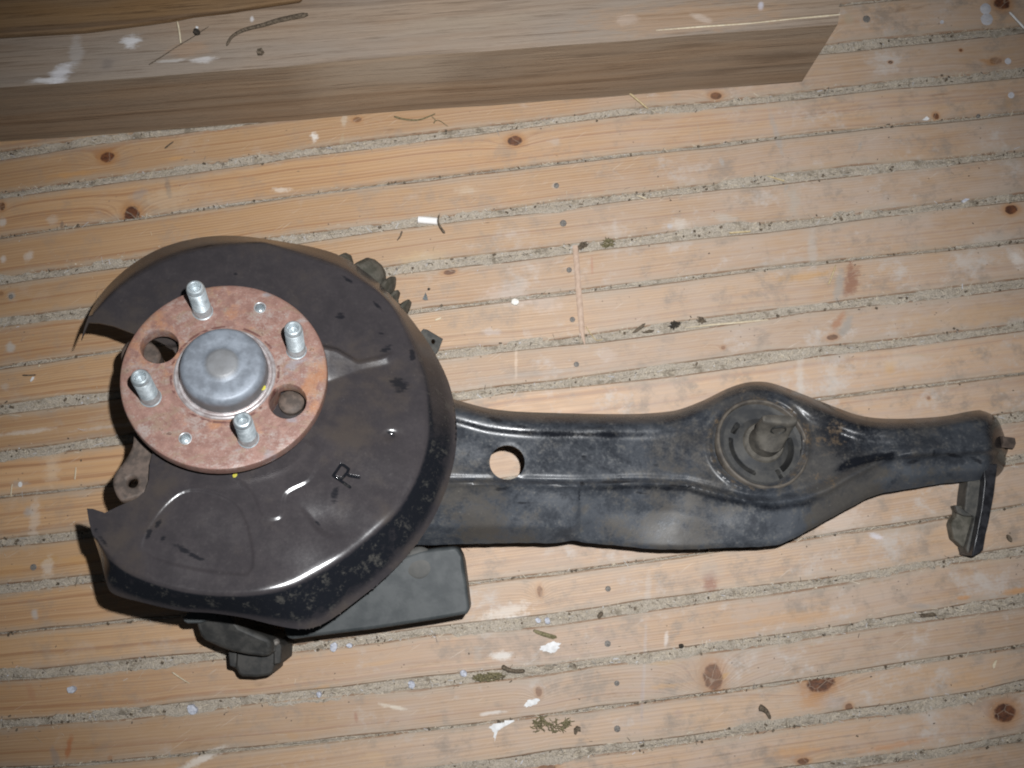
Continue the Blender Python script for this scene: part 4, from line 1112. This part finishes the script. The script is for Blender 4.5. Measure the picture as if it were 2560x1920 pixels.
# inner shaft with its flattened eye
rs = .0125
v, f = lathe([(.0165, -.056), (.0160, -.0478), (.0150, -.0468), (rs, -.0470), (rs, -.0385)], 48, None, (bc.x, bc.y + .0003, 0))
SHAFT = simple("dusty_shaft", (.060, .055, .048), (.105, .095, .080), 130, .6)
sh = link("inner_shaft", mesh("inner_shaft", v, f), SHAFT, big, math.radians(45))
V, F = [], []
def secs(w0, hx, y0, y1, n=28):
    pts = []
    for k in range(n):
        a = 2 * math.pi * k / n
        cx, cy = math.cos(a), math.sin(a)
        e = .55 if y1 - y0 < .02 else 1.0
        X = hx * math.copysign(abs(cx) ** e, cx); Y = (y0 + y1) / 2 + (y1 - y0) / 2 * math.copysign(abs(cy) ** e, cy)
        pts.append(Vector((bc.x + X, bc.y + .0003 + Y, -.046 + (w0 + .046) * .80)))
    return pts
rows = [secs(-.037, rs, -rs, rs), secs(-.033, rs * 1.01, -rs, rs), secs(-.029, rs * 1.03, -rs * .72, rs * .92), secs(-.0245, rs * 1.05, -rs * .28, rs * .80), secs(-.020, rs * 1.06, -.0005, rs * .72),
        secs(-.009, rs * 1.08, .0012, rs * .72), secs(-.0058, rs * 1.06, .0018, rs * .70), secs(-.0046, rs * .98, .0030, rs * .60)]
n = 28
for rrow in rows: V += rrow
for i in range(len(rows) - 1):
    for k in range(n):
        j = (k + 1) % n; F.append((i * n + k, i * n + j, (i + 1) * n + j, (i + 1) * n + k))
F.append(tuple(range((len(rows) - 1) * n, len(rows) * n)))
eye = link("eye_tab", mesh("eye_tab", V, F), SHAFT, sh, math.radians(40))
# bolt hole through the eye: rim ring and dark bore with a rusty bolt end
hc = Vector((bc.x + .001, bc.y + .0002, -.0212)); hax = Vector((0, -1, .10))
v, f = lathe([(.0058, -.001), (.0059, .0004), (.0054, .0008), (.0048, .0002), (.0044, -.0030), (.0042, -.0035), (0, -.0035)], 36, hax, hc)
link("bolt_bore", mesh("bolt_bore", v, f), CASTD, sh, math.radians(45))
v, f = lathe([(.0022, -.0035), (.0020, -.0014), (.0012, -.0006), (0, -.0005)], 16, hax, hc + Vector((-.001, 0, 0)))
link("bolt_end", mesh("bolt_end", v, f), NAIL, sh, 3.14)

# ------------------------------------------------------------------ right end: nut and hanging bracket
def hexnut(name, px, py, z, r, L, axis, mat):
    c = at(px, py, z); q = Vector((0, 0, 1)).rotation_difference(Vector(axis).normalized()); v = []
    for h, s in ((-L / 2, 1), (L / 2 - .0008, 1), (L / 2, .9)):
        for k in range(6):
            a = math.pi / 3 * k
            v.append(HMI @ (c + q @ Vector((r * s * math.cos(a), r * s * math.sin(a), h))))
    f = [tuple(reversed(range(6))), tuple(range(12, 18))]
    for i in range(2):
        for k in range(6):
            j = (k + 1) % 6; f.append((i * 6 + k, i * 6 + j, i * 6 + 6 + j, i * 6 + 6 + k))
    return link(name, fixnormals(mesh(name, v, f)), mat, arm, math.radians(30))
hexnut("end_nut", 2517, 1106, .012, .0050, .010, (1, -.12, 0), CASTB)
Z3 = lambda L: [(1920 + a * .2893, 960 + b * .2893) for a, b in L]
br1 = block("end_bracket", Z3([(1770, 700), (1890, 690), (1880, 830), (1850, 1080), (1800, 1320), (1765, 1490), (1735, 1480), (1715, 1420), (1790, 1150), (1700, 1100), (1712, 960), (1728, 850)]), .017, .0006, BRKT, arm, .001, 2)
br1["label"] = "grimy bracket hanging from the end of the arm"
block("bracket_flange", Z3([(1862, 690), (1985, 690), (1975, 790), (1955, 960), (1910, 1200), (1885, 1300), (1862, 1440), (1780, 1490), (1762, 1488), (1800, 1300), (1845, 1060), (1868, 850)]), [.024] * 12, .0006, OILY, arm, .001, 2)
block("bracket_lug", Z3([(1618, 1052), (1680, 1050), (1702, 1100), (1795, 1140), (1780, 1280), (1740, 1440), (1690, 1412), (1668, 1395), (1645, 1370), (1612, 1345), (1598, 1280), (1586, 1215), (1600, 1175), (1630, 1150), (1640, 1100)]), .0115, .0006, RUBBERB, arm, .0012, 2)
block("bracket_step", Z3([(1616, 1050), (1640, 1046), (1706, 1098), (1768, 1110), (1766, 1145), (1700, 1142), (1640, 1115)]), .0155, .0100, BRKT, arm, .0008, 2)

# ------------------------------------------------------------------ odds and ends lying about
def curve_thing(name, px, z, r0, r1, mat, label, cat, group=None, n=5, k=4):
    P = spline(px, k)
    pts = [at(a, b, z + abs(math.sin(i * .9)) * .0003) for i, (a, b) in enumerate(P)]
    m = len(pts)
    rad = [r0 + (r1 - r0) * i / (m - 1) for i in range(m)]; rad[0] *= .5; rad[-1] *= .5
    v, f = tube(pts, rad, n)
    return setp(link(name, fixnormals(mesh(name, v, f)), mat, None, 3.14), label, cat, group)
def chip(name, px, z, th, mat, label, cat, group=None, curl=.0, smooth=30):
    P = [at(a, b, z) for a, b in px]
    c = sum(P, Vector()) / len(P)
    v, f = [], []
    for p in P: v.append(p + Vector((0, 0, .00005)))
    for p in P: v.append(c + (p - c) * .94 + Vector((0, 0, th * random.uniform(.7, 1.1) + curl * (p - c).length)))
    v.append(c + Vector((0, 0, th * 1.05)))
    n = len(P)
    for i in range(n):
        j = (i + 1) % n
        f += [(i, j, n + j, n + i), (n + i, n + j, 2 * n)]
    f.append(tuple(reversed(range(n))))
    return setp(link(name, fixnormals(mesh(name, v, f)), mat, None, math.radians(smooth)), label, cat, group)
def blob(name, x, y, rx, ry, z, th, mat, label, cat, group=None, an=0, n=11, jag=.25):
    a0 = math.radians(an); px = []
    for i in range(n):
        a = 2 * math.pi * i / n; r = 1 + random.uniform(-jag, jag)
        ex, ey = rx * r * math.cos(a), ry * r * math.sin(a)
        px.append((x + ex * math.cos(a0) - ey * math.sin(a0), y + ex * math.sin(a0) + ey * math.cos(a0)))
    return chip(name, px, z, th, mat, label, cat, group)

def tuft(name, x, y, rx, ry, n, mat, label, cat, group=None, z=.0004, an=0, L=9, r=.0004):
    V, F = [], []; a0 = math.radians(an)
    for _ in range(n):
        q = random.random() ** .6; a = random.uniform(0, 2 * math.pi)
        ex, ey = rx * q * math.cos(a), ry * q * math.sin(a)
        cx, cy = x + ex * math.cos(a0) - ey * math.sin(a0), y + ex * math.sin(a0) + ey * math.cos(a0)
        b = a0 + random.gauss(0, .7); l = L * random.uniform(.4, 1.2); k = random.uniform(-.4, .4)
        px = [(cx - l * math.cos(b), cy - l * math.sin(b)), (cx - l * k * math.sin(b), cy + l * k * math.cos(b)), (cx + l * math.cos(b), cy + l * math.sin(b))]
        zz = z + random.random() ** 1.5 * .0035 * (1 - q * .7)
        rr = r * random.uniform(.5, 1.8)
        v, f = tube([at(px[0][0], px[0][1], zz), at(px[1][0], px[1][1], zz + .0007), at(px[2][0], px[2][1], zz * .6)], [rr * .5, rr, rr * .4], 5)
        o_ = len(V); V += v; F += [tuple(i + o_ for i in t) for t in f]
    return setp(link(name, fixnormals(mesh(name, V, F)), mat, None, 3.14), label, cat, group)

G1, G2, G3, G4 = "plant scraps on the floor", "paint splashes on the planks", "pale splinters on the floor", "crumbs on the planks"
zb = BH + .0009
curve_thing("twig", [(567, 114), (580, 92), (610, 75), (660, 62), (700, 50), (770, 36)], zb + .0014, .0009, .0020, BARK, "curved dark twig lying on top of the weathered beam", "twig", n=7)
curve_thing("dried_grass", [(372, 162), (410, 138), (440, 118), (480, 94), (522, 66)], zb, .0004, .0003, BARK, "hair-thin dark stem lying aslant on the beam", "stem")
curve_thing("straw", [(443, 52), (448, 76), (452, 108)], zb, .0008, .0009, PALE, "short pale straw across the beam near the thin stem", "straw", G3)
blob("crumb", 493, 82, 8, 7, zb, .0035, DARKC, "black crumb on the beam beside the pale straw", "crumb", G4)
blob("white_speck", 493, 70, 3.5, 4, zb, .001, WHITE, "white speck on the beam above the black crumb", "speck")
blob("crumb", 652, 132, 9, 8, zb, .003, BARK, "dark brown crumb near the beam's front edge below the twig", "crumb", G4)
curve_thing("straw", [(1545, 209), (1580, 238), (1620, 272)], .0035, .0010, .0008, STRAW, "golden straw standing out from under the beam's front edge", "straw", G3)
curve_thing("root_scrap", [(985, 291), (1010, 298), (1045, 300), (1075, 290), (1088, 284)], .0009, .0008, .0005, OLIVE, "thin curled root scrap just below the beam", "root scrap", G1)
curve_thing("root_scrap", [(1080, 292), (1088, 300), (1084, 308), (1095, 300), (1120, 316)], .0009, .0004, .0003, OLIVE, "wispy root hairs beside the curled root scrap", "root scrap", G1)
# the paper roll: a small rolled tube
A, B = at(1045, 549, .0030), at(1093, 553, .0030); d = (B - A).normalized()
v, f = lathe([(.0026, 0), (.0029, .0002), (.0030, .006), (.0029, .010), (.0030, (B - A).length - .0002), (.0026, (B - A).length), (.0020, (B - A).length - .0012), (0, (B - A).length - .0014)], 24, d, A)
v0 = len(v); v.append(A); f += [(v0, (i + 1) % 24, i) for i in range(24)]
setp(link("paper_roll", fixnormals(mesh("paper_roll", v, f)), PAPER, None, math.radians(50)), "small white paper roll lying on a floor gap above the shield", "paper roll")
curve_thing("dry_leaf", [(1098, 537), (1095, 552), (1101, 568), (1112, 583)], .0012, .0006, .0013, BARK, "dark curled leaf blade touching the white paper roll", "leaf", G1)
curve_thing("dry_leaf", [(1005, 578), (1001, 590), (993, 601)], .0010, .0009, .0005, BARK, "short dark leaf scrap left of the paper roll", "leaf", G1)
chip("paint_flake", [(1064, 731), (1068, 741), (1070, 750), (1063, 751), (1056, 748), (1060, 740)], .0003, .0006, SLATE, "small dark triangular flake right of the shield", "flake")
blob("crumb", 1072, 723, 4, 3, .0003, .001, DARKC, "tiny black crumb beside the dark triangular flake", "crumb", G4)
blob("pebble", 1288, 757, 10, 8, -.0005, .004, STONE, "white pebble in the thin gap right of the shield", "pebble", jag=.12)
chip("splinter", [(1087, 799), (1103, 793), (1105, 796), (1088, 803)], .0003, .0009, PALE, "white splinter beside the tab at the shield's right", "splinter", G3)
# strip of lath pressed across three boards
strip_on("lath_strip", [(1438, 614), (1442, 660), (1446, 720), (1451, 780), (1455, 830), (1462, 862)], .0004, .0024, simple("pinkish_lath", (.42, .30, .225), (.50, .37, .285), 300, .7), None, .0012, (1, .2), .05)
setp(bpy.data.objects["lath_strip"], "narrow pinkish wooden lath lying across the boards", "lath")
curve_thing("grass_blade", [(1465, 816), (1478, 836), (1492, 851), (1506, 848)], .0008, .0005, .0004, STRAW, "bent yellow grass blade at the foot of the lath", "grass blade", G1)
chip("bark_chip", [(1578, 834), (1590, 822), (1606, 810), (1614, 808), (1610, 818), (1592, 831)], .0002, .002, BARK, "dark bark chip in a gap right of the lath", "bark", G1)
blob("bark_chip", 1624, 829, 14, 4, .0, .0024, BARK, "flat black bark scrap beside the dark bark chip", "bark", G1, -8)
tuft("bark_chip", 1686, 812, 14, 7, 40, DARKC, "ragged black clump in the gap above the arm", "clump", G1, -.0004, -15, 7, .0006)
tuft("bark_chip", 1755, 800, 8, 5, 22, BARK, "small dark clump in the gap right of the black clump", "clump", G1, -.0004, 10, 6, .0005)
tuft("dry_husk", 1455, 614, 11, 7, 36, BARK, "dark brown husk at the top of the lath", "husk", None, -.0002, -20, 7, .0006)
tuft("seed_husk", 1520, 608, 14, 10, 44, OLIVE, "olive tuft of husks in a gap above the arm", "husk", None, -.0004, 0, 7, .0005)
strip_on("splinter", [(1712, 820), (1780, 812), (1850, 806), (1920, 799)], .0004, .0009, PALE, None)
setp(bpy.data.objects["splinter.001"], "long pale splinter along a board edge above the arm", "splinter", G3)
chip("splinter", [(1592, 490), (1596, 488), (1617, 497), (1615, 499)], -.0002, .0010, PALE, "pale splinter lying in a gap above the nail column", "splinter", G3)
chip("splinter", [(1915, 441), (1920, 440), (1962, 451), (1960, 455)], -.0002, .0012, STRAW, "yellow splinter in a gap under the grey streak", "splinter", G3)
chip("splinter", [(1822, 581), (1850, 579), (1878, 577), (1876, 581), (1824, 585)], -.0002, .0012, STRAW, "straw-coloured splinter along a gap in the upper right", "splinter", G3)
chip("blue_scrap", [(2402, 503), (2412, 497), (2424, 498), (2414, 505), (2408, 509)], .0, .0014, BLUISH, "tiny blue and white scrap in a gap near the right edge", "scrap")
chip("paint_chip", [(2304, 301), (2316, 291), (2323, 298), (2318, 302)], .0003, .0010, WHITE, "white triangular chip beside the small knot at upper right", "chip")
for x, y, r, lab in ((2464, 22, 14, "upper of two pale paint drops in the top right corner"), (2467, 48, 15, "lower of two pale paint drops in the top right corner"),
                     (2520, 153, 8, "pale paint drop beside the dark knot at the right edge"), (2528, 238, 8, "pale paint drop by the right edge below the top gap"), (2355, 55, 5, "small pale paint drop in the top right, left of the pair")):
    blob("paint_drop", x, y, r, r, .0004, .0002, simple("grey_paint_drop_%d" % x, (.42, .41, .43), (.50, .49, .51), 300, .5), lab, "paint drop", G2, 0, 20, .04)
curve_thing("white_wire", [(2523, 30), (2540, 48), (2562, 72)], .0025, .0010, .0010, WHITE, "bright white wire end in the top right corner", "wire")
curve_thing("straw", [(2090, 662), (2080, 690), (2071, 712)], .0010, .0006, .0007, STRAW, "thin straw left of the reddish stain", "straw", G3)
chip("straw", [(2480, 1662), (2488, 1650), (2492, 1650), (2486, 1668), (2482, 1672)], .0003, .0012, PALE, "short pale straw at the lower right", "straw", G3)
curve_thing("dark_curl", [(1898, 1768), (1908, 1772), (1918, 1781), (1926, 1797)], .0022, .0028, .0010, BARK, "dark curled scrap on a lower right board", "scrap", n=8)
chip("bark_chip", [(1332, 1577), (1336, 1573), (1360, 1580), (1390, 1589), (1393, 1594), (1384, 1598), (1355, 1589), (1338, 1582)], .0003, .003, OLIVE, "olive bark sliver below the middle of the arm", "bark", G1)
curve_thing("bark_strip", [(1255, 1665), (1270, 1674), (1290, 1678), (1312, 1677)], .0014, .0018, .0016, BARK, "dark bark strip over a gap right of the mossy lump", "bark", G1, 7)
tuft("moss_lump", 1222, 1692, 40, 10, 150, OLIVE, "greenish lump of moss in a lower gap", "moss", None, -.0008, -3, 7, .0005)
for i, (x, y, rx, ry, a, lab) in enumerate(((1348, 1812, 14, 20, 30, "left tuft of the olive leaf litter at the bottom"), (1385, 1815, 24, 14, 20, "middle and largest tuft of the olive leaf litter at the bottom"),
                                           (1415, 1808, 12, 9, -40, "right tuft of the olive leaf litter at the bottom"))):
    tuft("leaf_litter", x, y, rx, ry, 34, OLIVE, lab, "leaf litter", G1, an=a, L=11)
chip("dark_curl", [(1434, 1822), (1442, 1814), (1451, 1818), (1452, 1826), (1446, 1822), (1440, 1834), (1435, 1833)], .0003, .004, BARK, "dark hook-shaped crumb right of the leaf litter", "crumb", G4)
blob("seed", 1500, 1537, 9, 6, -.0004, .004, BARK, "dark seed in the gap below the arm", "seed", None, -50, 10, .15)
blob("seed", 1702, 1614, 6, 6, -.0004, .004, DARKC, "dark red-brown seed in the gap left of the lower knots", "seed", None, 0, 10, .12)
blob("bark_chip", 2318, 1537, 24, 5, -.0006, .003, BARK, "long dark bark scrap in a gap at the lower right", "bark", G1, -3, 14, .25)
blob("bark_chip", 2522, 1346, 5, 10, .0003, .002, BARK, "tiny dark scrap right of the hanging bracket", "bark", G1, -25, 9, .2)
for pts, lab in (([(1348, 1624), (1362, 1612), (1385, 1605), (1397, 1608), (1399, 1620), (1384, 1632), (1366, 1630)], "white paint splash beside the olive bark sliver"),
                 ([(1312, 1761), (1322, 1750), (1340, 1747), (1350, 1750), (1335, 1763), (1317, 1768)], "white paint splash above the leaf litter"),
                 ([(1222, 1818), (1240, 1808), (1284, 1802), (1262, 1816), (1246, 1826), (1238, 1828), (1236, 1856), (1233, 1828)], "white paint splash with a drip at the bottom")):
    sp_ = spline(pts, 5, True); cx_ = sp_.mean(0); sp_ = cx_ + (sp_ - cx_) * (1 + rng.normal(0, .10, (len(sp_), 1)))
    chip("paint_splash", [tuple(p) for p in sp_], .0004, .0002, WHITE, lab, "paint splash", G2)
for x, y, r, lab in ((836, 1616, 12, "first bluish pebble in the gap under the lower plate"), (875, 1613, 8, "second bluish pebble in the gap under the lower plate"), (1030, 1710, 11, "round bluish pebble in the lower gap left of the moss"),
                     (1158, 1682, 10, "bluish pebble touching the moss lump"), (1345, 1550, 8, "left one of two bluish pebbles in the gap below the arm"), (1368, 1551, 9, "right one of two bluish pebbles in the gap below the arm"),
                     (799, 1735, 8, "bluish grain in the gap below the bush"), (483, 1772, 14, "flat bluish scrap in the lower left gap"), (182, 1723, 11, "bluish chip on a lower left board")):
    blob("blue_pebble", x, y, r, r * .8, -.0006, .0036, BLUISH, lab, "pebble", "bluish pebbles in the gaps", random.uniform(0, 90), 12, .15)
for pts, lab in (([(56, 938), (75, 938), (90, 937)], "dark splinter on a board at the left edge"), ([(412, 371), (424, 361), (434, 354)], "brown scrap right of the upper left knot")):
    curve_thing("splinter", pts, .0008, .0007, .0005, BARK, lab, "splinter", G1)
chip("white_flake", [(76, 952), (82, 942), (87, 942), (84, 950), (78, 955)], .0003, .0012, WHITE, "white flake under the dark splinter at the left", "flake")
blob("white_flake", 51, 1211, 5, 7, .0003, .0008, WHITE, "white drop on a board at the left, below the middle", "flake", None, 0, 12, .08)
for pts, lab in (([(27, 1242), (29, 1220), (31, 1210)], "pale straw standing below the white drop at the left"), ([(187, 1200), (189, 1180), (190, 1168)], "thin pale straw left of the knuckle ear"), ([(97, 918), (98, 912), (100, 914)], "tiny white splinter at the left above the dark splinter")):
    curve_thing("straw", pts, .0007, .0006, .0005, PALE, lab, "straw", G3)
curve_thing("straw", [(430, 1680), (450, 1694), (474, 1709)], .0008, .0008, .0004, PALE, "pale straw left of the bush at the lower left", "straw", G3)
